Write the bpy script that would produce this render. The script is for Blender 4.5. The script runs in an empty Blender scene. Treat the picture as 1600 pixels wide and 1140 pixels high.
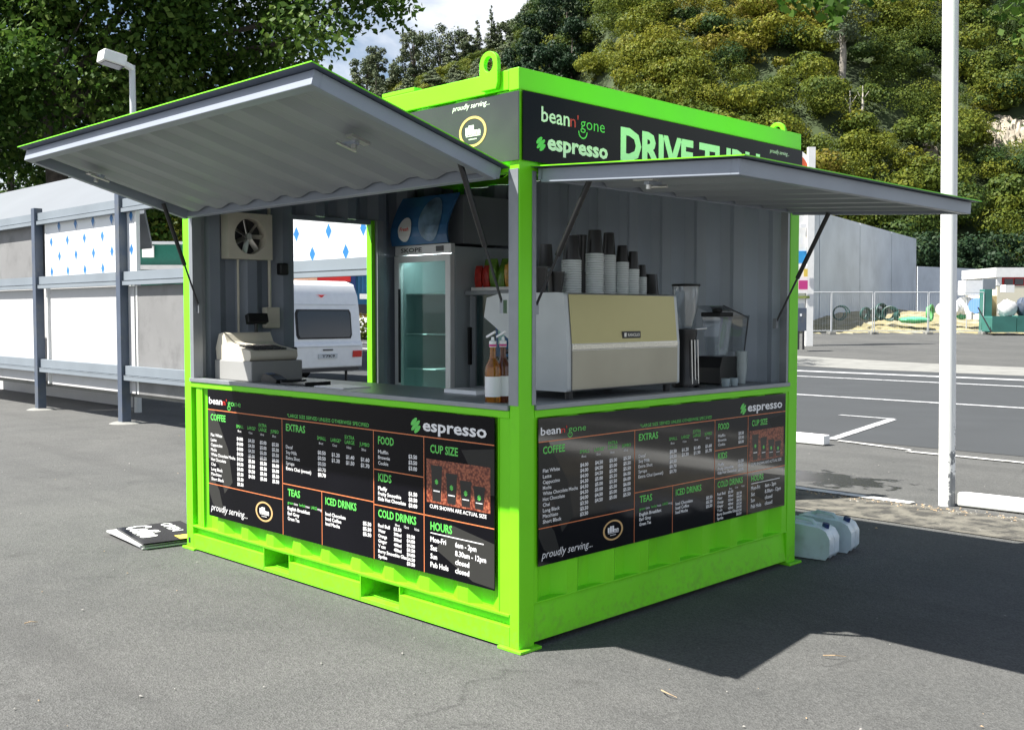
import bpy, math, random
import numpy as np
from mathutils import Vector, Matrix
R = math.radians
random.seed(7)
S = bpy.context.scene
COL = S.collection

# ------------------------------------------------------------------ camera
CAM = np.array([3.2358, -3.3171, 1.5202])
CR = np.array([.711032, .703160, .000363]); CU = np.array([-.034837, .034711, .998790]); CF = np.array([-.702296, .710184, -.049177])
FPX = 1639.9
cd = bpy.data.cameras.new("camera"); cam = bpy.data.objects.new("camera", cd); COL.objects.link(cam)
cam.matrix_world = Matrix(((CR[0], CU[0], -CF[0], CAM[0]), (CR[1], CU[1], -CF[1], CAM[1]), (CR[2], CU[2], -CF[2], CAM[2]), (0, 0, 0, 1)))
cd.sensor_width = 36; cd.lens = FPX / 1600 * 36; cd.clip_start = .05; cd.clip_end = 3000
S.camera = cam

# ------------------------------------------------------------------ sky, sun, exposure
SUN = Vector((-.387, -.585, 1)).normalized()
elev = math.asin(SUN.z); rot = math.atan2(SUN.x, SUN.y)
w = bpy.data.worlds.new("World"); S.world = w; w.use_nodes = True
nt = w.node_tree; N = nt.nodes; L = nt.links
bg = N["Background"]
sky = N.new("ShaderNodeTexSky"); sky.sky_type = 'NISHITA'; sky.sun_disc = False; sky.sun_elevation = elev; sky.sun_rotation = rot
sky.air_density = 1.0; sky.dust_density = 1.2; sky.ozone_density = 1.2
tc = N.new("ShaderNodeTexCoord"); mp = N.new("ShaderNodeMapping"); mp.inputs['Scale'].default_value = (1.0, 1.0, 2.6)
mp.inputs['Location'].default_value = (.35, .1, .2)
no = N.new("ShaderNodeTexNoise"); no.inputs['Scale'].default_value = 2.6; no.inputs['Detail'].default_value = 9; no.inputs['Roughness'].default_value = .55
no.inputs['Distortion'].default_value = .35
rp = N.new("ShaderNodeValToRGB"); rp.color_ramp.elements[0].position = .42; rp.color_ramp.elements[1].position = .56
mx = N.new("ShaderNodeMix"); mx.data_type = 'RGBA'; mx.inputs['B'].default_value = (8.0, 8.3, 8.8, 1)
L.new(tc.outputs['Generated'], mp.inputs[0]); L.new(mp.outputs[0], no.inputs['Vector']); L.new(no.outputs[0], rp.inputs[0])
se = N.new("ShaderNodeSeparateXYZ"); L.new(tc.outputs['Generated'], se.inputs[0])     # clouds lie low in the sky, the zenith is clear
mk = N.new("ShaderNodeMapRange"); mk.inputs[1].default_value = .62; mk.inputs[2].default_value = .36; L.new(se.outputs[2], mk.inputs[0])
mm_ = N.new("ShaderNodeMath"); mm_.operation = 'MULTIPLY'; L.new(rp.outputs[0], mm_.inputs[0]); L.new(mk.outputs[0], mm_.inputs[1]); L.new(mm_.outputs[0], mx.inputs['Factor']); L.new(sky.outputs[0], mx.inputs['A']); L.new(mx.outputs['Result'], bg.inputs[0])
bg.inputs[1].default_value = .05
sl = bpy.data.lights.new("sun", 'SUN'); so = bpy.data.objects.new("sun", sl); COL.objects.link(so)
sl.energy = 4.6; sl.angle = R(.5); sl.color = (1, .965, .90)
so.rotation_euler = SUN.to_track_quat('Z', 'Y').to_euler(); so.location = (-6, -9, 16)
S.view_settings.view_transform = 'Standard'; S.view_settings.look = 'None'; S.view_settings.exposure = 1.50; S.view_settings.gamma = 1
S.render.resolution_x = 1024; S.render.resolution_y = 729

# ------------------------------------------------------------------ helpers
def pxw(px, py, d):                       # a point seen at photo pixel (px, py) at depth d in metres
    v = CAM + d * (CF + CR * (px - 800) / FPX - CU * (py - 570) / FPX)
    return Vector(v)
def pla(px, py, ax, val):                 # ... on an axis plane
    dv = CF + CR * (px - 800) / FPX - CU * (py - 570) / FPX
    return Vector(CAM + (val - CAM[ax]) / dv[ax] * dv)
FH = np.array([CF[0], CF[1]]) / math.hypot(CF[0], CF[1]); RH = np.array([FH[1], -FH[0]])
def terr(x, y):
    d = (x - CAM[0]) * FH[0] + (y - CAM[1]) * FH[1]
    return .0345 * max(0., d - 30)
def rd(r, d):                             # ground coordinates: r to the right, d ahead
    return (CAM[0] + RH[0] * r + FH[0] * d, CAM[1] + RH[1] * r + FH[1] * d)

class MB:
    def __init__(s): s.v = []; s.f = []; s.m = []
    def add(s, vs, fs, mi=0):
        o = len(s.v); s.v += [tuple(x) for x in vs]
        for f in fs: s.f.append(tuple(i + o for i in f)); s.m.append(mi)
    def box(s, a, b, mi=0):
        x0, x1 = sorted((a[0], b[0])); y0, y1 = sorted((a[1], b[1])); z0, z1 = sorted((a[2], b[2]))
        s.add([(x0, y0, z0), (x1, y0, z0), (x1, y1, z0), (x0, y1, z0), (x0, y0, z1), (x1, y0, z1), (x1, y1, z1), (x0, y1, z1)],
              [(0, 3, 2, 1), (4, 5, 6, 7), (0, 1, 5, 4), (1, 2, 6, 5), (2, 3, 7, 6), (3, 0, 4, 7)], mi); return s
    def obox(s, c, ax, ay, az, mi=0):     # centre and half axes
        c, ax, ay, az = map(Vector, (c, ax, ay, az)); vs = []
        for k in (-1, 1):
            for i, j in ((-1, -1), (1, -1), (1, 1), (-1, 1)): vs.append(c + ax * i + ay * j + az * k)
        s.add(vs, [(0, 3, 2, 1), (4, 5, 6, 7), (0, 1, 5, 4), (1, 2, 6, 5), (2, 3, 7, 6), (3, 0, 4, 7)], mi); return s
    def cyl(s, p0, p1, r0, r1=None, n=16, mi=0, caps=True):
        r1 = r0 if r1 is None else r1; p0 = Vector(p0); p1 = Vector(p1); d = (p1 - p0).normalized()
        a = d.orthogonal().normalized(); b = d.cross(a); vs = []
        for p, r in ((p0, r0), (p1, r1)):
            for i in range(n): t = 2 * math.pi * i / n; vs.append(p + (a * math.cos(t) + b * math.sin(t)) * r)
        fs = [(i, (i + 1) % n, n + (i + 1) % n, n + i) for i in range(n)]
        if caps: fs += [tuple(range(n))[::-1], tuple(range(n, 2 * n))]
        s.add(vs, fs, mi); return s
    def tube(s, pts, r, n=8, mi=0):
        rs = r if isinstance(r, (list, tuple)) else [r] * len(pts)
        pts = [Vector(p) for p in pts]; vs = []; a = None
        for k, p in enumerate(pts):
            d = (pts[min(k + 1, len(pts) - 1)] - pts[max(k - 1, 0)]).normalized()
            a = d.orthogonal().normalized() if a is None else (a - d * a.dot(d)).normalized(); b = d.cross(a)
            for i in range(n): t = 2 * math.pi * i / n; vs.append(p + (a * math.cos(t) + b * math.sin(t)) * rs[k])
        fs = [(k * n + i, k * n + (i + 1) % n, (k + 1) * n + (i + 1) % n, (k + 1) * n + i) for k in range(len(pts) - 1) for i in range(n)]
        fs += [tuple(range(n))[::-1], tuple(range((len(pts) - 1) * n, len(pts) * n))]
        s.add(vs, fs, mi); return s
    def lathe(s, prof, c=(0, 0, 0), n=20, mi=0):   # prof: (r, z) from bottom to top
        vs = []; c = Vector(c)
        for r, z in prof:
            for i in range(n): t = 2 * math.pi * i / n; vs.append(c + Vector((r * math.cos(t), r * math.sin(t), z)))
        fs = [(k * n + i, k * n + (i + 1) % n, (k + 1) * n + (i + 1) % n, (k + 1) * n + i) for k in range(len(prof) - 1) for i in range(n)]
        fs += [tuple(range(n))[::-1], tuple(range((len(prof) - 1) * n, len(prof) * n))]
        s.add(vs, fs, mi); return s
    def prism(s, poly, o, U, V, W, mi=0, mside=None):   # 2-d outline in U,V swept along W
        o, U, V, W = map(Vector, (o, U, V, W)); n = len(poly)
        a = [o + U * p[0] + V * p[1] for p in poly]; vs = a + [q + W for q in a]
        s.add(vs, [tuple(range(n))[::-1], tuple(range(n, 2 * n))], mi)
        s.add(vs, [(i, (i + 1) % n, n + (i + 1) % n, n + i) for i in range(n)], mi if mside is None else mside); return s
    def sheet(s, prof, o, U, V, W, th, m0=0, m1=0):     # open profile in U,V swept along W, with thickness th along V
        o, U, V, W = map(Vector, (o, U, V, W)); n = len(prof)
        a = [o + U * p[0] + V * p[1] for p in prof]; b = [q + V * th for q in a]
        s.add(a + [q + W for q in a], [(i, i + 1, n + i + 1, n + i) for i in range(n - 1)], m0)
        s.add(b + [q + W for q in b], [(i + 1, i, n + i, n + i + 1) for i in range(n - 1)], m1)
        s.add([a[0], b[0], b[0] + W, a[0] + W, a[-1], b[-1], b[-1] + W, a[-1] + W], [(0, 1, 2, 3), (4, 5, 6, 7)], m0)
        vs = a + b; s.add(vs, [(i, i + 1, n + i + 1, n + i) for i in range(n - 1)], m0)
        vs = [q + W for q in a + b]; s.add(vs, [(i, i + 1, n + i + 1, n + i) for i in range(n - 1)], m0); return s
    def build(s, name, mats, parent=None, bevel=0, smooth=False, origin=None, seg=2):
        me = bpy.data.meshes.new(name); o = Vector(origin) if origin is not None else Vector((0, 0, 0))
        me.from_pydata([tuple(Vector(v) - o) for v in s.v], [], s.f)
        for m in (mats if isinstance(mats, (list, tuple)) else [mats]): me.materials.append(m)
        me.polygons.foreach_set('material_index', s.m)
        if smooth: me.polygons.foreach_set('use_smooth', [True] * len(me.polygons))
        me.update(); ob = bpy.data.objects.new(name, me); COL.objects.link(ob)
        ob.location = o
        if parent is not None:
            ob.parent = parent; 
            pl = Vector((0, 0, 0)); q = parent
            while q is not None: pl = pl + q.location; q = q.parent
            ob.location = o - pl
        if bevel:
            b = ob.modifiers.new('bevel', 'BEVEL'); b.width = bevel; b.segments = seg; b.limit_method = 'ANGLE'; b.angle_limit = R(40); b.use_clamp_overlap = True
            b.harden_normals = False
        if smooth:
            try:
                me.shade_smooth()
            except Exception: pass
            me.set_sharp_from_angle(angle=R(38))
        return ob
def tag(o, label=None, cat=None, group=None, kind=None):
    if label: o['label'] = label
    if cat: o['category'] = cat
    if group: o['group'] = group
    if kind: o['kind'] = kind
    return o
def thing(name, label, cat, loc=(0, 0, 0), group=None):
    o = bpy.data.objects.new(name, None); o.location = loc; o.empty_display_size = .1; COL.objects.link(o)
    return tag(o, label, cat, group)

# ------------------------------------------------------------------ materials
def mat(name, col, rough=.6, metal=0, spec=.5, noise=0, nscale=8, bump=0, bscale=60, trans=0, coat=0, dirt=None, dscale=3, dlo=.5, dhi=.7, alpha=1, rn=0):
    m = bpy.data.materials.new(name); m.use_nodes = True; n = m.node_tree.nodes; l = m.node_tree.links; b = n["Principled BSDF"]
    b.inputs['Base Color'].default_value = (*col, 1); b.inputs['Roughness'].default_value = rough; b.inputs['Metallic'].default_value = metal
    b.inputs['Specular IOR Level'].default_value = spec; b.inputs['Transmission Weight'].default_value = trans
    b.inputs['Coat Weight'].default_value = coat; b.inputs['Alpha'].default_value = alpha
    t = n.new("ShaderNodeTexCoord"); last = None
    if noise:
        no = n.new("ShaderNodeTexNoise"); no.inputs['Scale'].default_value = nscale; no.inputs['Detail'].default_value = 6; l.new(t.outputs['Object'], no.inputs['Vector'])
        mr = n.new("ShaderNodeMapRange"); mr.inputs[1].default_value = .3; mr.inputs[2].default_value = .7; mr.inputs[3].default_value = 1 - noise; mr.inputs[4].default_value = 1 + noise
        l.new(no.outputs[0], mr.inputs[0]); mu = n.new("ShaderNodeMix"); mu.data_type = 'RGBA'; mu.blend_type = 'MULTIPLY'; mu.inputs['Factor'].default_value = 1
        mu.inputs['A'].default_value = (*col, 1); l.new(mr.outputs[0], mu.inputs['B']); last = mu.outputs['Result']
        if rn:
            m2 = n.new("ShaderNodeMapRange"); m2.inputs[3].default_value = rough - rn; m2.inputs[4].default_value = rough + rn; m2.inputs[1].default_value = .3; m2.inputs[2].default_value = .7
            l.new(no.outputs[0], m2.inputs[0]); l.new(m2.outputs[0], b.inputs['Roughness'])
    if dirt:
        no = n.new("ShaderNodeTexNoise"); no.inputs['Scale'].default_value = dscale; no.inputs['Detail'].default_value = 8; no.inputs['Roughness'].default_value = .65; l.new(t.outputs['Object'], no.inputs['Vector'])
        mr = n.new("ShaderNodeMapRange"); mr.inputs[1].default_value = dlo; mr.inputs[2].default_value = dhi; l.new(no.outputs[0], mr.inputs[0])
        mu = n.new("ShaderNodeMix"); mu.data_type = 'RGBA'; mu.inputs['A'].default_value = (*col, 1); mu.inputs['B'].default_value = (*dirt, 1)
        if last: l.new(last, mu.inputs['A'])
        l.new(mr.outputs[0], mu.inputs['Factor']); last = mu.outputs['Result']
    if last: l.new(last, b.inputs['Base Color'])
    if bump:
        no = n.new("ShaderNodeTexNoise"); no.inputs['Scale'].default_value = bscale; no.inputs['Detail'].default_value = 4; l.new(t.outputs['Object'], no.inputs['Vector'])
        bu = n.new("ShaderNodeBump"); bu.inputs['Strength'].default_value = bump; bu.inputs['Distance'].default_value = .01; l.new(no.outputs[0], bu.inputs['Height']); l.new(bu.outputs[0], b.inputs['Normal'])
    return m
M = {}
M['green'] = mat('lime_paint', (.19, .72, .012), .40, spec=.32, noise=.06, nscale=2.2, dirt=(.15, .56, .02), dscale=3.5, dlo=.60, dhi=.85, bump=.10, bscale=7, rn=.08)
def grime(m):
    n = m.node_tree.nodes; l = m.node_tree.links; b = n["Principled BSDF"]; src = b.inputs['Base Color'].links[0].from_socket
    g = n.new("ShaderNodeNewGeometry"); sp = n.new("ShaderNodeSeparateXYZ"); l.new(g.outputs['Position'], sp.inputs[0])
    hz = n.new("ShaderNodeMapRange"); hz.inputs[1].default_value = .42; hz.inputs[2].default_value = .0; hz.inputs[3].default_value = .0; hz.inputs[4].default_value = .36; l.new(sp.outputs[2], hz.inputs[0])
    no = n.new("ShaderNodeTexNoise"); no.inputs['Scale'].default_value = 26; no.inputs['Detail'].default_value = 8; no.inputs['Roughness'].default_value = .75; l.new(g.outputs['Position'], no.inputs['Vector'])
    ad = n.new("ShaderNodeMath"); l.new(hz.outputs[0], ad.inputs[0]); l.new(no.outputs[0], ad.inputs[1])
    st = n.new("ShaderNodeMapRange"); st.inputs[1].default_value = .76; st.inputs[2].default_value = 1.0; st.inputs[4].default_value = .38; l.new(ad.outputs[0], st.inputs[0])
    # small scuffs anywhere
    mp_ = n.new("ShaderNodeMapping"); mp_.inputs['Scale'].default_value = (6, 6, 22); l.new(g.outputs['Position'], mp_.inputs[0]); n2 = n.new("ShaderNodeTexNoise"); n2.inputs['Scale'].default_value = 3; n2.inputs['Detail'].default_value = 9; n2.inputs['Roughness'].default_value = .8; l.new(mp_.outputs[0], n2.inputs['Vector'])
    s2 = n.new("ShaderNodeMapRange"); s2.inputs[1].default_value = .69; s2.inputs[2].default_value = .72; s2.inputs[4].default_value = .3; l.new(n2.outputs[0], s2.inputs[0]); mxx = n.new("ShaderNodeMath"); mxx.operation = 'MAXIMUM'; l.new(st.outputs[0], mxx.inputs[0]); l.new(s2.outputs[0], mxx.inputs[1])
    mx = n.new("ShaderNodeMix"); mx.data_type = 'RGBA'; mx.inputs['B'].default_value = (.16, .20, .07, 1); l.new(src, mx.inputs['A']); l.new(mxx.outputs[0], mx.inputs['Factor']); l.new(mx.outputs['Result'], b.inputs['Base Color'])
grime(M['green'])
M['grey'] = mat('grey_paint', (.27, .29, .31), .5, noise=.08, nscale=3, bump=.04)
M['alu'] = mat('aluminium_trim', (.27, .29, .31), .42, metal=.4, noise=.06, nscale=12)
M['inner'] = mat('interior_grey_paint', (.22, .25, .30), .45, noise=.08, nscale=2, bump=.05)
M['dark'] = mat('dark_grey', (.03, .03, .033), .5)
M['black'] = mat('black_plastic', (.012, .012, .013), .35, noise=.1)
M['rubber'] = mat('black_rubber', (.015, .015, .015), .7)
M['board'] = mat('gloss_black_board', (.004, .004, .006), .13, spec=.13, noise=.2, nscale=2)
M['boardg'] = mat('board_grey_graphic', (.035, .035, .033), .15, spec=.15)
M['white'] = mat('white_print', (.85, .85, .85), .3)
M['greenp'] = mat('green_print', (.12, .62, .10), .3)
M['orange'] = mat('orange_print', (.75, .22, .08), .3)
M['red'] = mat('red_print', (.7, .03, .02), .3)
M['gold'] = mat('gold_print', (.62, .40, .17), .3)
M['steel'] = mat('brushed_steel', (.62, .61, .58), .3, metal=.9, noise=.08, nscale=6)
M['steelw'] = mat('gold_steel', (.36, .32, .155), .34, metal=.7, noise=.10, nscale=2, rn=.06)
M['cream'] = mat('cream_plastic', (.62, .58, .48), .45, noise=.05)
M['whitep'] = mat('white_paint', (.8, .8, .78), .5, noise=.05, nscale=4)
M['whiteg'] = mat('white_gloss', (.82, .83, .83), .25, noise=.03)
M['floor'] = mat('ply_floor', (.10, .09, .08), .6, noise=.2)
M['counter'] = mat('counter_top', (.20, .21, .22), .35, metal=.2, noise=.1)
M['bluegrey'] = mat('blue_grey_steel', (.07, .09, .13), .5, noise=.12, nscale=3, dirt=(.11, .12, .13), dscale=4)
M['railgrey'] = mat('grey_rail', (.19, .22, .25), .5, noise=.08, nscale=2)
M['panelw'] = mat('white_sheet', (.50, .50, .50), .6, noise=.05, nscale=1.5, dirt=(.40, .40, .385), dscale=1.4, dlo=.55, dhi=.85)
M['panelg'] = mat('grey_cement_sheet', (.19, .19, .19), .7, noise=.1, nscale=1.5, dirt=(.14, .14, .14), dscale=2.2)
M['roof'] = mat('pale_metal_roof', (.145, .16, .18), .6, noise=.05, nscale=.6)
M['concrete'] = mat('concrete', (.60, .64, .68), .85, noise=.10, nscale=.5, dirt=(.44, .47, .49), dscale=.35, dlo=.5, dhi=.8, bump=.2, bscale=4)
M['conjoint'] = mat('joint_dark', (.08, .08, .08), .9)
M['galv'] = mat('galvanised', (.55, .57, .58), .45, metal=.3)
M['teal'] = mat('teal_plastic', (.035, .15, .125), .5, noise=.15, nscale=2)
M['hose'] = mat('green_hose', (.02, .07, .06), .5)
M['gnet'] = mat('green_netting', (.08, .38, .20), .8, noise=.3, nscale=4)
M['bluew'] = mat('blue_cladding', (.04, .20, .40), .5, noise=.06, nscale=1)
M['redw'] = mat('red_cladding', (.55, .02, .02), .5)
M['peach'] = mat('peach_wall', (.75, .42, .28), .6, noise=.05)
M['dgreen'] = mat('dark_green_cladding', (.01, .14, .10), .5, noise=.08)
M['glassd'] = mat('dark_tinted_glass', (.02, .02, .025), .06, spec=.7)
M['amber'] = mat('amber_syrup', (.55, .20, .02), .12, trans=.7)
M['brown'] = mat('brown_syrup', (.18, .05, .02), .12, trans=.6)
M['blue'] = mat('blue_print', (.02, .10, .38), .3, noise=.3, nscale=8)
M['cap'] = mat('navy_cap', (.01, .03, .12), .4)
M['jug'] = mat('milky_blue_plastic', (.55, .66, .72), .38, noise=.06, nscale=10, trans=.1, bump=.05, dirt=(.40, .47, .50), dscale=7, dlo=.5, dhi=.75)
M['bark'] = mat('bark', (.11, .09, .075), .9, noise=.35, nscale=6, bump=.6, bscale=14)
M['barkp'] = mat('pale_bark', (.22, .20, .17), .9, noise=.3, nscale=3, bump=.5, bscale=8)
M['cup'] = mat('paper_cup_white', (.66, .70, .70), .5)
M['lid'] = mat('black_lid', (.015, .014, .014), .3)
M['sand'] = mat('litter', (.35, .25, .15), .9, noise=.4, nscale=30)
M['stone'] = mat('pebble', (.28, .27, .25), .9)
M['yellow'] = mat('yellow_print', (.75, .55, .10), .4)
M['sblue'] = mat('sky_blue_print', (.03, .30, .65), .4)
M['pink'] = mat('magenta_print', (.55, .04, .22), .4)
M['snackr'] = mat('snack_red', (.45, .03, .02), .3, noise=.4, nscale=30)
M['snacky'] = mat('snack_yellow', (.55, .30, .03), .3, noise=.4, nscale=30)
M['snackg'] = mat('snack_green', (.12, .25, .03), .3, noise=.4, nscale=30)

def glass_mat(name, tint=(.9, .97, .95), gloss=.12):
    m = bpy.data.materials.new(name); m.use_nodes = True; n = m.node_tree.nodes; l = m.node_tree.links
    n.remove(n["Principled BSDF"]); out = n["Material Output"]
    tr = n.new("ShaderNodeBsdfTransparent"); tr.inputs[0].default_value = (*tint, 1); gl = n.new("ShaderNodeBsdfGlossy"); gl.inputs['Roughness'].default_value = .03
    fr = n.new("ShaderNodeLayerWeight"); fr.inputs[0].default_value = .5; pw = n.new("ShaderNodeMath"); pw.operation = 'POWER'; pw.inputs[1].default_value = 4; l.new(fr.outputs['Facing'], pw.inputs[0]); ad = n.new("ShaderNodeMath"); ad.operation = 'MULTIPLY_ADD'; ad.inputs[1].default_value = .8; ad.inputs[2].default_value = .03 + gloss * .4; l.new(pw.outputs[0], ad.inputs[0])
    mx = n.new("ShaderNodeMixShader"); l.new(ad.outputs[0], mx.inputs[0]); l.new(tr.outputs[0], mx.inputs[1]); l.new(gl.outputs[0], mx.inputs[2]); l.new(mx.outputs[0], out.inputs[0]); return m
M['glass'] = glass_mat('clear_glass'); M['glassg'] = glass_mat('green_glass', (.80, .94, .92), .0); M['plastic'] = glass_mat('clear_plastic', (.90, .92, .93), .30)
_n = M['plastic'].node_tree; _d = _n.nodes.new('ShaderNodeBsdfDiffuse'); _d.inputs[0].default_value = (.75, .78, .80, 1); _m = _n.nodes.new('ShaderNodeMixShader'); _m.inputs[0].default_value = .09
_o = _n.nodes['Material Output']; _s = _o.inputs[0].links[0].from_socket; _n.links.new(_s, _m.inputs[1]); _n.links.new(_d.outputs[0], _m.inputs[2]); _n.links.new(_m.outputs[0], _o.inputs[0])

def leaf_mat(name, cols, transl=.35, rough=.55):
    m = bpy.data.materials.new(name); m.use_nodes = True; n = m.node_tree.nodes; l = m.node_tree.links; b = n["Principled BSDF"]; out = n["Material Output"]
    a = n.new("ShaderNodeAttribute"); a.attribute_name = 'tint'; r = n.new("ShaderNodeValToRGB"); e = r.color_ramp.elements
    while len(e) < len(cols): e.new(.5)
    for i, c in enumerate(cols): e[i].position = i / (len(cols) - 1); e[i].color = (*c, 1)
    l.new(a.outputs['Fac'], r.inputs[0]); l.new(r.outputs[0], b.inputs['Base Color']); b.inputs['Roughness'].default_value = rough; b.inputs['Specular IOR Level'].default_value = .12
    if transl:
        t = n.new("ShaderNodeBsdfTranslucent"); l.new(r.outputs[0], t.inputs[0]); mx = n.new("ShaderNodeMixShader"); mx.inputs[0].default_value = transl
        l.new(b.outputs[0], mx.inputs[1]); l.new(t.outputs[0], mx.inputs[2]); l.new(mx.outputs[0], out.inputs[0])
    return m
M['leaf'] = leaf_mat('plane_tree_leaves', [(.012, .035, .008), (.035, .08, .012), (.07, .13, .02), (.16, .22, .05)], .35)
M['bush'] = leaf_mat('hillside_leaves', [(.022, .050, .018), (.050, .085, .020), (.105, .135, .020), (.185, .190, .020), (.20, .165, .035)], .32)
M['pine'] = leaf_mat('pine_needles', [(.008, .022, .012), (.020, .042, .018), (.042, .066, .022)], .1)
M['pinef'] = leaf_mat('hazed_pine_needles', [(.045, .07, .045), (.085, .115, .065), (.14, .155, .08)], .1)  # distance haze is put into these paler, greyer needle colours
M['hedge'] = leaf_mat('hedge_leaves', [(.03, .06, .01), (.10, .12, .02), (.22, .11, .02)], .2)

# board with house-wrap print: rows of small blue diamonds with a pale shadow diamond
def wrap_mat():
    m = bpy.data.materials.new('white_house_wrap'); m.use_nodes = True; n = m.node_tree.nodes; l = m.node_tree.links; b = n["Principled BSDF"]
    t = n.new("ShaderNodeTexCoord"); sp = n.new("ShaderNodeSeparateXYZ"); l.new(t.outputs['Object'], sp.inputs[0])
    def math_(op, a, bb=None, c=None):
        q = n.new("ShaderNodeMath"); q.operation = op
        for i, v in enumerate((a, bb, c)):
            if v is None: continue
            if isinstance(v, (int, float)): q.inputs[i].default_value = v
            else: l.new(v, q.inputs[i])
        return q.outputs[0]
    PX, PZ = .60, .46
    def diamonds(dx, dz, wx, wz):
        zz = math_('DIVIDE', math_('ADD', sp.outputs[2], dz), PZ / 2); row = math_('FLOOR', zz)
        sh = math_('MULTIPLY', math_('MODULO', math_('ADD', row, 100), 2), PX / 2)
        xx = math_('ADD', math_('ADD', sp.outputs[0], dx + 100), sh)
        fx = math_('SUBTRACT', math_('FRACT', math_('DIVIDE', xx, PX)), .5); fz = math_('SUBTRACT', math_('FRACT', zz), .5)
        ax = math_('DIVIDE', math_('ABSOLUTE', math_('MULTIPLY', fx, PX)), wx); az = math_('DIVIDE', math_('ABSOLUTE', math_('MULTIPLY', fz, PZ / 2)), wz)
        return math_('LESS_THAN', math_('ADD', ax, az), 1)
    d1 = diamonds(0, 0, .055, .085); d2 = diamonds(-.03, .03, .055, .085)
    m1 = n.new("ShaderNodeMix"); m1.data_type = 'RGBA'; m1.inputs['A'].default_value = (.70, .72, .74, 1); m1.inputs['B'].default_value = (.42, .45, .50, 1); l.new(d2, m1.inputs['Factor'])
    m2 = n.new("ShaderNodeMix"); m2.data_type = 'RGBA'; m2.inputs['B'].default_value = (.02, .16, .42, 1); l.new(m1.outputs['Result'], m2.inputs['A']); l.new(d1, m2.inputs['Factor'])
    l.new(m2.outputs['Result'], b.inputs['Base Color']); b.inputs['Roughness'].default_value = .45
    no = n.new("ShaderNodeTexNoise"); no.inputs['Scale'].default_value = 3; l.new(t.outputs['Object'], no.inputs['Vector']); bu = n.new("ShaderNodeBump"); bu.inputs['Strength'].default_value = .5; bu.inputs['Distance'].default_value = .05
    l.new(no.outputs[0], bu.inputs['Height']); l.new(bu.outputs[0], b.inputs['Normal'])
    return m
M['wrap'] = wrap_mat()

def beans_mat():
    m = bpy.data.materials.new('coffee_bean_print'); m.use_nodes = True; n = m.node_tree.nodes; l = m.node_tree.links; b = n["Principled BSDF"]
    t = n.new("ShaderNodeTexCoord"); v = n.new("ShaderNodeTexVoronoi"); v.inputs['Scale'].default_value = 75; l.new(t.outputs['Object'], v.inputs['Vector'])
    r = n.new("ShaderNodeValToRGB"); r.color_ramp.elements[0].color = (.50, .16, .08, 1); r.color_ramp.elements[1].color = (.10, .015, .008, 1); r.color_ramp.elements[1].position = .75
    l.new(v.outputs['Distance'], r.inputs[0]); l.new(r.outputs[0], b.inputs['Base Color']); b.inputs['Roughness'].default_value = .3; return m
M['beans'] = beans_mat()

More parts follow.
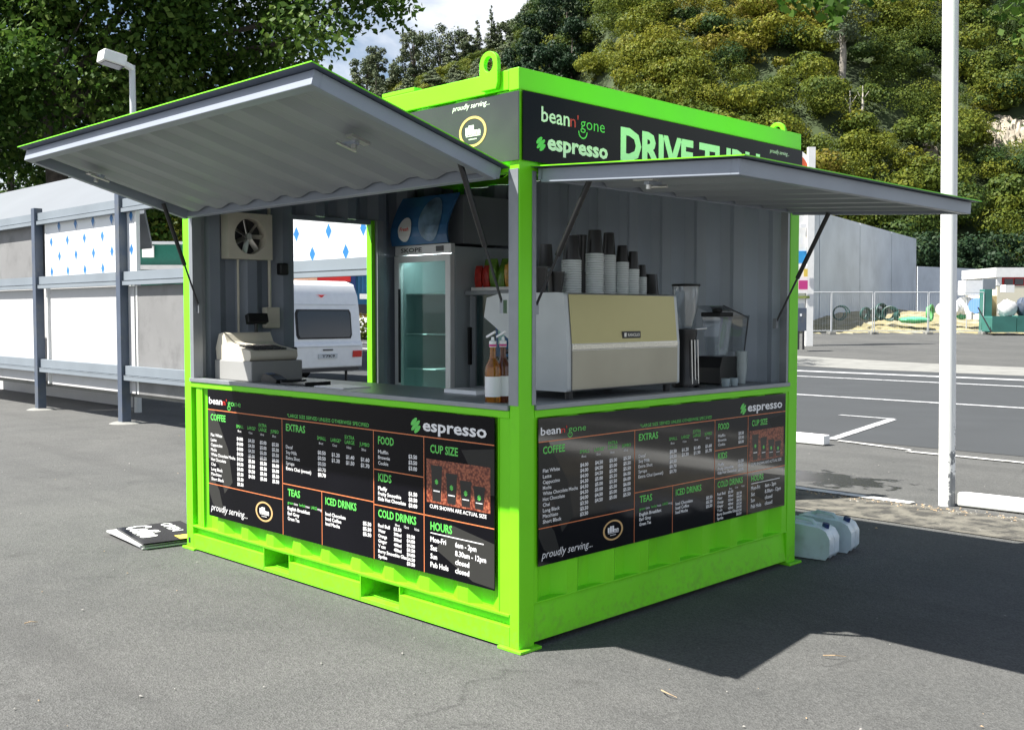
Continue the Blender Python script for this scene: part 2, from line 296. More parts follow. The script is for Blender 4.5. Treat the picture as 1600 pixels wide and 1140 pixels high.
# asphalt: aggregate speckle, patches, cracks, damp and oily stains at fixed places
def asphalt_mat():
    m = bpy.data.materials.new('asphalt'); m.use_nodes = True; n = m.node_tree.nodes; l = m.node_tree.links; b = n["Principled BSDF"]
    g = n.new("ShaderNodeNewGeometry").outputs['Position']
    def noise(sc, det=4, ro=.6, vec=g):
        q = n.new("ShaderNodeTexNoise"); q.inputs['Scale'].default_value = sc; q.inputs['Detail'].default_value = det; q.inputs['Roughness'].default_value = ro; l.new(vec, q.inputs['Vector']); return q.outputs[0]
    def mr(v, a, c, d=0, e=1):
        q = n.new("ShaderNodeMapRange"); q.inputs[1].default_value = a; q.inputs[2].default_value = c; q.inputs[3].default_value = d; q.inputs[4].default_value = e; l.new(v, q.inputs[0]); return q.outputs[0]
    def mth(op, a, c):
        q = n.new("ShaderNodeMath"); q.operation = op
        for i, v in enumerate((a, c)):
            if isinstance(v, (int, float)): q.inputs[i].default_value = v
            else: l.new(v, q.inputs[i])
        return q.outputs[0]
    def mix(f, a, c, bt='MIX'):
        q = n.new("ShaderNodeMix"); q.data_type = 'RGBA'; q.blend_type = bt
        for k, v in (('Factor', f), ('A', a), ('B', c)):
            if isinstance(v, (int, float)): q.inputs[k].default_value = v
            elif isinstance(v, tuple): q.inputs[k].default_value = (*v, 1)
            else: l.new(v, q.inputs[k])
        return q.outputs['Result']
    vo = n.new("ShaderNodeTexVoronoi"); vo.inputs['Scale'].default_value = 130; l.new(g, vo.inputs['Vector'])
    sep = n.new("ShaderNodeSeparateColor"); l.new(vo.outputs['Color'], sep.inputs[0])
    spk = mr(sep.outputs[0], 0, 1, .74, 1.27)
    col = mix(mr(noise(.5, 5), .35, .65), (.068, .0695, .068), (.093, .0935, .090))
    col = mix(mr(noise(2.3, 8, .7), .35, .70, 0, .5), col, (.112, .112, .107))
    col = mix(1.0, col, spk, 'MULTIPLY')
    col = mix(1.0, col, mr(noise(45, 3), .3, .7, .88, 1.12), 'MULTIPLY')
    # tar-dark hairline cracks
    mpn = n.new("ShaderNodeVectorMath"); mpn.operation = 'ADD'; nn = n.new("ShaderNodeTexNoise"); nn.inputs['Scale'].default_value = 1.5; nn.inputs['Detail'].default_value = 6; l.new(g, nn.inputs['Vector'])
    l.new(g, mpn.inputs[0]); l.new(nn.outputs['Color'], mpn.inputs[1])
    v2 = n.new("ShaderNodeTexVoronoi"); v2.feature = 'DISTANCE_TO_EDGE'; v2.inputs['Scale'].default_value = .33; l.new(mpn.outputs[0], v2.inputs['Vector'])
    cr = mth('MULTIPLY', mr(v2.outputs['Distance'], .0, .006, 1, 0), mr(noise(.9, 3), .5, .6))
    col = mix(mth('MULTIPLY', cr, .45), col, (.03, .03, .03))
    # tyre-darkened arcs and old oil spots
    mpt = n.new("ShaderNodeMapping"); mpt.inputs['Rotation'].default_value = (0, 0, R(28)); mpt.inputs['Scale'].default_value = (.12, 1.5, 1); l.new(g, mpt.inputs[0])
    tyr = mth('MULTIPLY', mr(noise(1.3, 5, .6, mpt.outputs[0]), .54, .64), .30); col = mix(tyr, col, (.055, .055, .054))
    oil = mth('MULTIPLY', mr(noise(3.2, 5, .55), .66, .72), .40); col = mix(oil, col, (.045, .044, .042))
    # stains: (x, y, radius, strength-noise-scale)
    wet = None
    for (cx, cy, rx, ry, sc) in ((-1.55, 5.55, .75, .42, 5), (1.75, 3.35, .32, .55, 6)):
        sb = n.new("ShaderNodeVectorMath"); sb.operation = 'SUBTRACT'; l.new(g, sb.inputs[0]); sb.inputs[1].default_value = (cx, cy, 0)
        ml = n.new("ShaderNodeVectorMath"); ml.operation = 'MULTIPLY'; l.new(sb.outputs[0], ml.inputs[0]); ml.inputs[1].default_value = (1 / rx, 1 / ry, 0)
        ln = n.new("ShaderNodeVectorMath"); ln.operation = 'LENGTH'; l.new(ml.outputs[0], ln.inputs[0])
        nz = noise(sc, 6, .6)
        s1 = mr(mth('ADD', ln.outputs['Value'], mth('MULTIPLY', mth('SUBTRACT', nz, .5), 2.6)), .85, 1.0, 1, 0)
        wet = s1 if wet is None else mth('MAXIMUM', wet, s1)
    # small drips near the kiosk
    dr = mth('MULTIPLY', mr(noise(9, 3), .70, .74), mr(noise(1.1, 2), .5, .6))
    col = mix(mth('MULTIPLY', dr, .6), col, (.025, .025, .027))
    col = mix(wet, col, (.028, .028, .032))
    l.new(col, b.inputs['Base Color'])
    l.new(mr(wet, 0, 1, .88, .22), b.inputs['Roughness'])
    b.inputs['Specular IOR Level'].default_value = .35
    bu = n.new("ShaderNodeBump"); bu.inputs['Distance'].default_value = .006; l.new(mr(wet, 0, 1, .55, .03), bu.inputs['Strength']); l.new(mth('ADD', mth('MULTIPLY', vo.outputs['Distance'], 1.0), noise(30, 3)), bu.inputs['Height']); l.new(bu.outputs[0], b.inputs['Normal'])
    return m
M['asphalt'] = asphalt_mat()
M['road'] = mat('road_asphalt', (.042, .046, .050), .9, noise=.10, nscale=1.2, dirt=(.034, .037, .04), dscale=.6, dlo=.5, dhi=.75, bump=.25, bscale=60)
M['path'] = mat('pale_concrete_path', (.22, .22, .205), .9, noise=.10, nscale=1.5, dirt=(.16, .16, .15), dscale=2)
M['verge'] = mat('gritty_strip', (.15, .14, .115), .95, noise=.25, nscale=14, dirt=(.045, .043, .038), dscale=7, dlo=.42, dhi=.58, bump=.5, bscale=60)
M['paint'] = mat('worn_white_line', (.62, .62, .60), .7, noise=.08, nscale=10, dirt=(.22, .22, .21), dscale=9, dlo=.50, dhi=.62)
M['paintf'] = mat('white_road_line', (.42, .43, .44), .7, noise=.12, nscale=10, dirt=(.14, .14, .145), dscale=7, dlo=.52, dhi=.66)
M['drygrass'] = mat('dry_grass_bank', (.24, .21, .11), .95, noise=.35, nscale=3, dirt=(.36, .34, .29), dscale=.8)
M['soil'] = mat('hill_soil', (.035, .052, .016), .95, noise=.4, nscale=.5)
M['rock'] = mat('pale_rock', (.32, .28, .22), .95, noise=.35, nscale=.6, bump=.8, bscale=1.5)
def worn_pole():
    m = mat('chipped_white_pole_paint', (.80, .80, .78), .45); n = m.node_tree.nodes; l = m.node_tree.links; b = n["Principled BSDF"]
    t = n.new("ShaderNodeTexCoord"); sp = n.new("ShaderNodeSeparateXYZ"); l.new(t.outputs['Object'], sp.inputs[0])
    no = n.new("ShaderNodeTexNoise"); no.inputs['Scale'].default_value = 14; no.inputs['Detail'].default_value = 8; no.inputs['Roughness'].default_value = .7; l.new(t.outputs['Object'], no.inputs['Vector'])
    mr = n.new("ShaderNodeMapRange"); mr.inputs[1].default_value = .0; mr.inputs[2].default_value = 1.0; mr.inputs[3].default_value = .62; mr.inputs[4].default_value = .40; 
    hz = n.new("ShaderNodeMapRange"); hz.inputs[1].default_value = 1.25; hz.inputs[2].default_value = .1; hz.inputs[3].default_value = 0; hz.inputs[4].default_value = 1; l.new(sp.outputs[2], hz.inputs[0])
    sx = n.new("ShaderNodeMapRange"); sx.inputs[1].default_value = .0; sx.inputs[2].default_value = .045; l.new(sp.outputs[0], sx.inputs[0])
    mm = n.new("ShaderNodeMath"); mm.operation = 'MULTIPLY'; l.new(hz.outputs[0], mm.inputs[0]); l.new(sx.outputs[0], mm.inputs[1]); m3 = n.new('ShaderNodeMath'); m3.operation = 'MULTIPLY'; m3.inputs[1].default_value = .40; l.new(mm.outputs[0], m3.inputs[0]); mm = m3
    th = n.new("ShaderNodeMath"); th.operation = 'ADD'; l.new(mm.outputs[0], th.inputs[0]); l.new(no.outputs[0], th.inputs[1])
    st = n.new("ShaderNodeMapRange"); st.inputs[1].default_value = .80; st.inputs[2].default_value = .83; l.new(th.outputs[0], st.inputs[0])
    mx = n.new("ShaderNodeMix"); mx.data_type = 'RGBA'; mx.inputs['A'].default_value = (.80, .80, .78, 1); mx.inputs['B'].default_value = (.20, .21, .22, 1); l.new(st.outputs[0], mx.inputs['Factor']); l.new(mx.outputs['Result'], b.inputs['Base Color'])
    return m
M['pole'] = worn_pole()

# ------------------------------------------------------------------ text
_tc = {}
def text2d(s, bold=0.0):
    k = (s, bold)
    if k not in _tc:
        c = bpy.data.curves.new('t', 'FONT'); c.body = s; c.offset = bold; c.resolution_u = 2
        o = bpy.data.objects.new('t', c); COL.objects.link(o)
        bpy.context.view_layer.update(); dg = bpy.context.evaluated_depsgraph_get()
        me = bpy.data.meshes.new_from_object(o.evaluated_get(dg))
        vs = [(v.co.x, v.co.y) for v in me.vertices]; fs = [tuple(p.vertices) for p in me.polygons]
        bpy.data.objects.remove(o); bpy.data.curves.remove(c); bpy.data.meshes.remove(me); _tc[k] = (vs, fs)
    return _tc[k]
_cap = max(v[1] for v in text2d('H')[0])
def put_text(mb, s, u, v, h, w, fr, bold=0, shear=0, mi=0):
    """s at left u, baseline v, cap height h, stretched to width w (None: natural); fr maps (u, v) to a 3-d point"""
    vs, fs = text2d(s, bold); k = h / _cap; x0 = min(q[0] for q in vs); x1 = max(q[0] for q in vs); kx = k if w is None else w / (x1 - x0)
    mb.add([fr(u + (q[0] - x0) * kx + shear * q[1] * k, v + q[1] * k) for q in vs], fs, mi)
def disc(mb, u, v, r0, r1, fr, a0=0, a1=360, n=28, mi=0, ry=1):
    A = [R(a0 + (a1 - a0) * i / n) for i in range(n + 1)]
    vs = [fr(u + math.cos(a) * q, v + math.sin(a) * q * ry) for q in (r0, r1) for a in A]
    mb.add(vs, [(i, n + 1 + i, n + 2 + i, i + 1) for i in range(n)], mi)
def rect(mb, u0, v0, u1, v1, fr, mi=0): mb.add([fr(u0, v0), fr(u1, v0), fr(u1, v1), fr(u0, v1)], [(0, 1, 2, 3)], mi)
def poly(mb, pts, fr, mi=0): mb.add([fr(*q) for q in pts], [tuple(range(len(pts)))], mi)
def bean_logo(mb, u, v, r, fr):           # green bean made of three slanted leaves
    for k, (o, q) in enumerate(((-.56, .70), (0, 1.0), (.56, .70))):
        P = []
        for i in range(14):
            a = 2 * math.pi * i / 14; x = math.cos(a) * r * q; y = math.sin(a) * r * .30
            c, s_ = math.cos(R(38)), math.sin(R(38)); P.append((u + x * c - (y + o * r) * s_ * .9, v + x * s_ + (y + o * r) * c))
        poly(mb, P, fr)
def gone_logo(mw, mr, mg, u, v, h, w, fr):   # 'bean' white, n' red, 'gone' thin green with a smile under the g
    put_text(mw, 'bean', u, v, h * 1.15, w * .43, fr, .012)
    put_text(mr, "n'", u + w * .44, v, h * .98, w * .13, fr, .0)
    put_text(mg, 'gone', u + w * .60, v, h * .98, w * .40, fr, -.005)
    disc(mg, u + w * .64, v - h * .25, h * .46, h * .58, fr, 175, 362, 16)
def ring_badge(mgold, mw, u, v, r, fr):
    disc(mgold, u, v, r * .84, r, fr)
    for k, (x, hh) in enumerate(((-.52, .50), (-.30, .62), (-.08, .62))): rect(mw, u + x * r, v - .2 * r, u + (x + .17) * r, v + (hh - .2) * r, fr)
    put_text(mw, 'mn', u + .08 * r, v - .2 * r, r * .42, r * .48, fr, .03); rect(mw, u - .5 * r, v - .30 * r, u + .56 * r, v - .25 * r, fr)
    for k in range(6): rect(mw, u + (-.28 + k * .1) * r, v - .52 * r, u + (-.22 + k * .1) * r, v - .44 * r, fr)

# ------------------------------------------------------------------ ground, roads and markings
def struct(o): o['kind'] = 'structure'; return o
def strip(name, m, pts, lift, sub=1, kind=None):   # a flat strip following the ground, pts = quad corners
    mb = MB(); n = 24; a, b, c, d = [Vector((*p, 0)) for p in pts]
    vs = []
    for i in range(n + 1):
        for p in (a.lerp(b, i / n), d.lerp(c, i / n)): vs.append((p.x, p.y, terr(p.x, p.y) + lift))
    mb.add(vs, [(2 * i, 2 * i + 2, 2 * i + 3, 2 * i + 1) for i in range(n)])
    return struct(mb.build(name, m))
gm = MB(); rs = sorted(set([-1500, -900, -500, -250, -120, -60, -30, -14, 0, 14, 30, 60, 120, 250, 500, 900, 1500])); ds = [-60, -20, 0, 15, 30, 30.01, 45, 60, 90, 150, 300, 700, 1500, 2500]
vs = []
for d in ds:
    for r in rs: x, y = rd(r, d); vs.append((x, y, terr(x, y)))
W_ = len(rs); gm.add(vs, [(j * W_ + i, j * W_ + i + 1, (j + 1) * W_ + i + 1, (j + 1) * W_ + i) for j in range(len(ds) - 1) for i in range(W_ - 1)])
struct(gm.build('ground', M['asphalt']))
strip('road', M['road'], [(-70, 8.4), (60, 8.4), (60, 23.6), (-70, 23.6)], .004)
strip('footpath', M['path'], [(-80, 23.6), (60, 23.6), (60, 27.4), (-80, 27.4)], .006)
strip('pavement_strip', M['verge'], [(-.9 - 2.4, 4.02), (9, 3.98), (9, 4.95), (-3.3, 4.75)], .006)
for nm, pts, mm in (('road_marking', [(-60, 14.28), (40, 14.20), (40, 14.36), (-60, 14.52)], 'paintf'), ('road_marking', [(-60, 19.5), (40, 19.3), (40, 19.52), (-60, 19.78)], 'paintf'),
                    ('road_marking', [(-60, 20.5), (40, 22.3), (40, 22.75), (-60, 21.1)], 'paintf'),
                    ('parking_line', [(-4.25, 11.14), (-3.4, 11.14), (-3.4, 11.24), (-4.25, 11.24)], 'paintf'), ('parking_line', [(-2.93, 8.3), (-2.80, 8.3), (-3.34, 11.13), (-3.48, 11.13)], 'paintf'),
                    ('kerb_line', [(-2.75, 8.22), (-1.75, 7.98), (-1.75, 8.06), (-2.75, 8.31)], 'paint'), ('kerb_line', [(-1.75, 7.84), (12, 7.60), (12, 7.71), (-1.75, 7.93)], 'paint'),
                    ('kerb_line', [(-3.2, 4.83), (-.34, 4.79), (-.34, 4.90), (-3.2, 4.96)], 'paint')):
    strip(nm, M[mm], pts, .012)

# low white rails and kerb block
def beam(name, label, a, b, h, t, m, grp=None, endm=None):
    a = Vector((*a, 0)); b = Vector((*b, 0)); d = (b - a); n = Vector((-d.y, d.x, 0)).normalized() * t / 2
    mb = MB(); mb.obox((a + b) / 2 + Vector((0, 0, h / 2 + .01)), d / 2, n, (0, 0, h / 2)); o = mb.build(name, m, bevel=.012, origin=(a + b) / 2); return tag(o, label, 'barrier', grp)
beam('low_timber_rail', 'low white painted timber rail running right from the tall white pole', (-.04, 5.02), (7.5, 5.55), .105, .09, M['whitep'])
beam('low_timber_rail', 'white painted kerb beam on the asphalt behind the far corner of the green kiosk', (-9, 7.95), (-2.64, 7.78), .11, .14, M['whitep'])

# tall white pole
t = thing('white_pole', 'tall white pole with chipped paint near its foot, right of the kiosk', 'pole', (-.12, 4.98, 0))
mb = MB(); mb.cyl((-.12, 4.98, 0), (-.185, 4.915, 7), .062, .058, 24); mb.build('shaft', M['pole'], t, smooth=True, origin=(-.12, 4.98, 0))
mb = MB(); mb.lathe([(.0, 7), (.064, 7), (.055, 7.04), (.0, 7.06)], (-.185, 4.915, 0)); mb.build('cap', M['whitep'], t)

# ------------------------------------------------------------------ coffee kiosk (converted shipping container)
LX, WY, HZ = -3.01, 2.415, 2.59
K = thing('coffee_kiosk', 'lime green container coffee kiosk with two raised hatches and black menu boards', 'kiosk', (0, 0, 0))
def corr(u0, u1, pitch, depth, phase=0):       # trapezoidal corrugation between u0 and u1
    q = [0, .26, .5, .76, 1.0]; hh = [0, 0, depth, depth, 0]; P = []
    k = math.floor((u0 - phase) / pitch) - 1
    while phase + k * pitch < u1 + pitch:
        for a, b in list(zip(q, hh))[:-1]: P.append((phase + (k + a) * pitch, b))
        k += 1
    def at(u):
        for (a, b), (c, d) in zip(P, P[1:]):
            if a <= u <= c: return b + (d - b) * (u - a) / max(c - a, 1e-9)
    return [(u0, at(u0))] + [p for p in P if u0 + 1e-4 < p[0] < u1 - 1e-4] + [(u1, at(u1))]
# corner posts
for (x0, x1, y0, y1) in ((-.06, 0, 0, .10), (LX, -2.93, 0, .10), (-.06, 0, WY - .10, WY), (LX, -2.93, WY - .10, WY)):
    mb = MB(); mb.box((x0, y0, .012), (x1, y1, 2.50))
    if x0 < -1 and y0 == 0: mb.box((-2.99, -.002, .04), (-2.965, .0, .075), 1)
    mb.build('corner_post', [M['green'], M['dark']], K, bevel=.004)
for (x, y) in ((-.045, .045), (LX + .045, .045), (-.045, WY - .045), (LX + .045, WY - .045)):
    mb = MB(); mb.box((x - .075, y - .065, 0), (x + .075, y + .075, .014)); mb.build('foot_plate', M['green'], K, bevel=.003)
# bottom rails, long sides: lower box with fork pockets, recessed web, top flange
def long_rail(y, sgn):
    mb = MB(); Y = lambda d: y + sgn * d
    xs = [(-2.93, -2.10), (-1.83, -1.17), (-.84, -.06)]
    for a, b in xs: mb.box((a, Y(.0), .016), (b, Y(.06), .105))
    mb.box((-2.93, Y(.0), .010), (-.06, Y(.06), .0155)); 
    for a, b in ((-2.10, -1.83), (-1.17, -.84)):
        mb.box((a, Y(.002), .016), (b, Y(.058), .032)); mb.box((a - .006, Y(-.002), .145), (b + .006, Y(.058), .150))
    for a, b in xs: mb.box((a, Y(.028), .105), (b, Y(.06), .148))
    mb.box((-2.93, Y(-.004), .1505), (-.06, Y(.07), .163)); mb.build('bottom_rail', M['green'], K, bevel=.002)
    for a, b in ((-2.10, -1.83), (-1.17, -.84)):
        mb = MB(); t_ = .006
        if sgn > 0:
            mb.box((a, .001, .0325), (a + t_, WY - .001, .1445)); mb.box((b - t_, .001, .0325), (b, WY - .001, .1445)); mb.box((a + t_, .06, .138), (b - t_, WY - .06, .1445)); mb.box((a + t_, .06, .0325), (b - t_, WY - .06, .038))
            mb.build('fork_pocket', M['green'], K)
long_rail(0, 1); long_rail(WY, -1)
for x, s_ in ((0, -1), (LX, 1)):
    mb = MB(); mb.prism([(s_ * .004, .026), (s_ * .06, .026), (s_ * .06, .20), (s_ * .022, .20), (s_ * .022, .188)], (x, .10, 0), (1, 0, 0), (0, 0, 1), (0, WY - .20, 0))
    mb.box((x + s_ * .002, .10, .2005), (x + s_ * .06, WY - .10, .2085)); mb.build('bottom_rail', M['green'], K, bevel=.002)
# lower corrugated walls (green outside, grey inside)
mb = MB(); mb.sheet(corr(-2.87, -.13, .276, .034, -.206 + .07), (0, .004, 0), (1, 0, 0), (0, 1, 0), (0, 0, .887), .004, 0, 1)
for v in range(len(mb.v)): mb.v[v] = (mb.v[v][0], mb.v[v][1], mb.v[v][2] + .163)
mb.box((-2.93, .030, .163), (-2.872, .05, 1.05)); mb.box((-2.872, .006, .163), (-2.80, .0115, 1.05)); mb.box((-.128, .006, .163), (-.062, .05, 1.05))
mb.build('lower_wall', [M['green'], M['inner']], K)
mb = MB(); mb.sheet(corr(.102, WY - .102, .276, .048, .05), (-.004, 0, .2085), (0, 1, 0), (-1, 0, 0), (0, 0, .8415), .004, 0, 1)
mb.build('lower_wall', [M['green'], M['inner']], K)
# green capping rails and aluminium sills
mb = MB(); mb.box((-2.93, -.004, 1.05), (-.06, .07, 1.084)); mb.build('capping_rail', M['green'], K, bevel=.003)
mb = MB(); mb.box((-.07, .10, 1.05), (.004, WY - .10, 1.084)); mb.build('capping_rail', M['green'], K, bevel=.003)
mb = MB(); mb.box((-2.93, -.012, 1.085), (-.062, .055, 1.108)); mb.build('window_sill', M['alu'], K, bevel=.002)
mb = MB(); mb.box((-.055, .102, 1.085), (.012, WY - .102, 1.108)); mb.build('window_sill', M['alu'], K, bevel=.002)
# aluminium reveals round the openings
mb = MB(); mb.box((-.062, -.004, 1.109), (-.004, -.0008, 2.155)); mb.build('opening_trim', M['alu'], K)
mb = MB(); mb.box((-2.929, -.003, 1.109), (-2.885, .0605, 2.155)); mb.box((-2.9285, .0605, 1.109), (-2.924, .104, 2.155)); mb.build('opening_trim', M['alu'], K)
mb = MB(); mb.box((-.05, .1005, 1.109), (.003, .106, 2.15)); mb.box((.001, .080, 1.109), (.004, .1004, 2.15)); mb.build('opening_trim', M['alu'], K)
mb = MB(); mb.box((-.05, WY - .125, 1.109), (-.004, WY - .1005, 2.15)); mb.build('opening_trim', M['alu'], K)
# headers above the openings (corrugated, behind the fascia signs)
mb = MB(); mb.sheet(corr(-2.93, -.06, .276, .03, -.206 + .07), (0, .006, 2.16), (1, 0, 0), (0, 1, 0), (0, 0, .34), .004, 0, 1); mb.box((-2.93, .004, 2.145), (-.06, .06, 2.1595)); mb.build('upper_wall', [M['green'], M['inner']], K)
mb = MB(); mb.sheet(corr(.10, WY - .10, .276, .03, .05), (-.006, 0, 2.16), (0, 1, 0), (-1, 0, 0), (0, 0, .34), .004, 0, 1); mb.box((-.06, .10, 2.145), (-.004, WY - .10, 2.1595)); mb.build('upper_wall', [M['green'], M['inner']], K)
# top rails, roof
for a, b in (((LX, -.004, 2.502), (-.062, .06, HZ)), ((LX, WY - .06, 2.502), (-.062, WY + .004, HZ)), ((-.06, -.006, 2.495), (.003, WY + .004, HZ + .002)), ((LX - .003, .062, 2.495), (LX + .057, WY - .062, HZ))):
    mb = MB(); mb.box(a, b); mb.build('top_rail', M['green'], K, bevel=.004)
mb = MB(); mb.sheet(corr(LX + .06, -.062, .21, .02), (0, .062, 2.55), (1, 0, 0), (0, 0, 1), (0, WY - .124, 0), .004, 1, 0); mb.build('roof', [M['green'], M['dark']], K)
mb = MB(); mb.box((-.96, .0, HZ + .001), (-.71, .05, HZ + .022)); mb.build('roof_bracket', M['green'], K, bevel=.003)
# lifting eyes
def eye(xc, y):
    mb = MB(); w2 = .057; hc = HZ + .036; th = .022; m = 32; outer = []; zb0 = HZ - .078
    for i in range(m):
        a = R(-90 + 360 * i / m); ca, sa = math.cos(a), math.sin(a)
        if sa >= 0: outer.append((w2 * ca, hc + w2 * sa))
        else:
            k = min(w2 / max(abs(ca), 1e-6), (hc - zb0) / abs(sa)); outer.append((k * ca, hc + k * sa))
    inner = [(.029 * math.cos(R(-90 + 360 * i / m)), hc + .034 * math.sin(R(-90 + 360 * i / m))) for i in range(m)]
    V = [(xc + p[0], y + s_, p[1]) for s_ in (0, th) for p in outer + inner]
    F = []
    for i in range(m):
        j = (i + 1) % m; F += [(i, j, m + j, m + i), (2 * m + j, 2 * m + i, 3 * m + i, 3 * m + j), (j, i, 2 * m + i, 2 * m + j), (m + i, m + j, 3 * m + j, 3 * m + i)]
    mb.add(V, F); return mb.build('lifting_eye', M['green'], K, bevel=.002)
eye(-.166, -.028); eye(-.166, WY + .006); eye(LX + .166, -.028); eye(LX + .166, WY + .006)
# floor, interior, end wall with doorway, back wall, ceiling
mb = MB(); mb.box((LX + .06, .062, .165), (-.062, WY - .062, .19)); mb.build('floor', M['floor'], K)
def end_sheet(y0, y1, z0, z1):
    mb.sheet(corr(y0, y1, .276, .048, .02), (LX + .004, 0, z0), (0, 1, 0), (1, 0, 0), (0, 0, z1 - z0), .004, 0, 1)
mb = MB(); end_sheet(.10, .77, .20, 2.50); end_sheet(1.50, WY - .10, .20, 2.50); end_sheet(.77, 1.50, 2.20, 2.50)
mb.build('end_wall', [M['green'], M['inner']], K)
mb = MB(); mb.box((LX + .001, .77, .20), (LX + .05, .80, 2.20)); mb.box((LX + .001, .80, 2.17), (LX + .05, 1.47, 2.20)); mb.build('door_frame', M['inner'], K)
mb = MB(); mb.box((LX + .0, 1.47, .20), (LX + .055, 1.515, 2.199), 0); mb.box((LX + .056, 1.503, .2), (LX + .085, 1.56, 2.199), 1); mb.build('door_frame', [M['green'], M['alu']], K)
mb = MB(); mb.sheet(corr(LX + .08, -.062, .276, .062, .0), (0, WY - .004, .163), (1, 0, 0), (0, -1, 0), (0, 0, 2.337), .004, 0, 1); mb.build('back_wall', [M['green'], mat('interior_grey_paint_lit', (.42, .48, .55), .42, noise=.08, nscale=2, bump=.05)], K)  # same interior grey, lightened: light reaching this wall is put into its colour
# conduit, switch box, fan on the end wall
mb = MB(); mb.cyl((LX + .06, .60, 1.52), (LX + .06, .60, 2.48), .011); mb.cyl((LX + .06, .36, 1.2), (LX + .06, .36, 1.9), .008); mb.build('conduit', M['cream'], K)
mb = MB(); mb.box((LX + .05, .545, 1.42), (LX + .10, .655, 1.56)); mb.build('switch_box', M['cream'], K, bevel=.006)
mb = MB(); mb.box((LX + .05, .66, 1.78), (LX + .10, .73, 1.86)); mb.build('junction_box', M['black'], K, bevel=.01)
mb = MB(); fx = LX + .05; a, b = .245, .575; z0, z1 = 1.875, 2.175; cy, cz, rr = (a + b) / 2, (z0 + z1) / 2, .118
n = 32; V = []
for X in (fx, fx + .09):
    for i in range(n):
        t_ = 2 * math.pi * i / n + math.pi / 4; c_, s_ = math.cos(t_), math.sin(t_); k = 1 / max(abs(c_), abs(s_))
        V.append((X, cy + c_ * k * (b - a) / 2, cz + s_ * k * (z1 - z0) / 2))
    for i in range(n): t_ = 2 * math.pi * i / n + math.pi / 4; V.append((X, cy + math.cos(t_) * rr, cz + math.sin(t_) * rr))
F = []
for i in range(n):
    j = (i + 1) % n; F += [(2 * n + i, 2 * n + j, 3 * n + j, 3 * n + i), (i, 2 * n + i, 2 * n + j, j), (n + j, 3 * n + j, 3 * n + i, n + i)]
mb.add(V, F); fan = mb.build('extractor_fan', M['cream'], K)
mb = MB()
for k in range(7):
    t_ = 2 * math.pi * k / 7; c_, s_ = math.cos(t_), math.sin(t_)
    mb.obox((fx + .05, cy + c_ * .065, cz + s_ * .065), (.012, -s_ * .012, c_ * .012), (0, c_ * .045, s_ * .045), (-.001, -s_ * .002, c_ * .002))
mb.cyl((fx + .02, cy, cz), (fx + .075, cy, cz), .022); mb.build('fan_blade', M['steel'], fan)
mb = MB(); mb.cyl((fx + .01, cy, cz), (fx + .014, cy, cz), rr - .001, n=32); mb.build('fan_backing', M['dark'], fan)
# counters
mb = MB(); mb.box((-2.88, .056, 1.06), (-.64, .62, 1.098)); mb.box((-2.88, .58, .20), (-.66, .60, 1.06)); mb.build('counter', M['counter'], K, bevel=.003)
mb = MB(); mb.box((-.63, .06, 1.06), (-.056, WY - .06, 1.098)); mb.box((-.61, .62, .20), (-.59, WY - .07, 1.06)); mb.build('counter', M['counter'], K, bevel=.003)

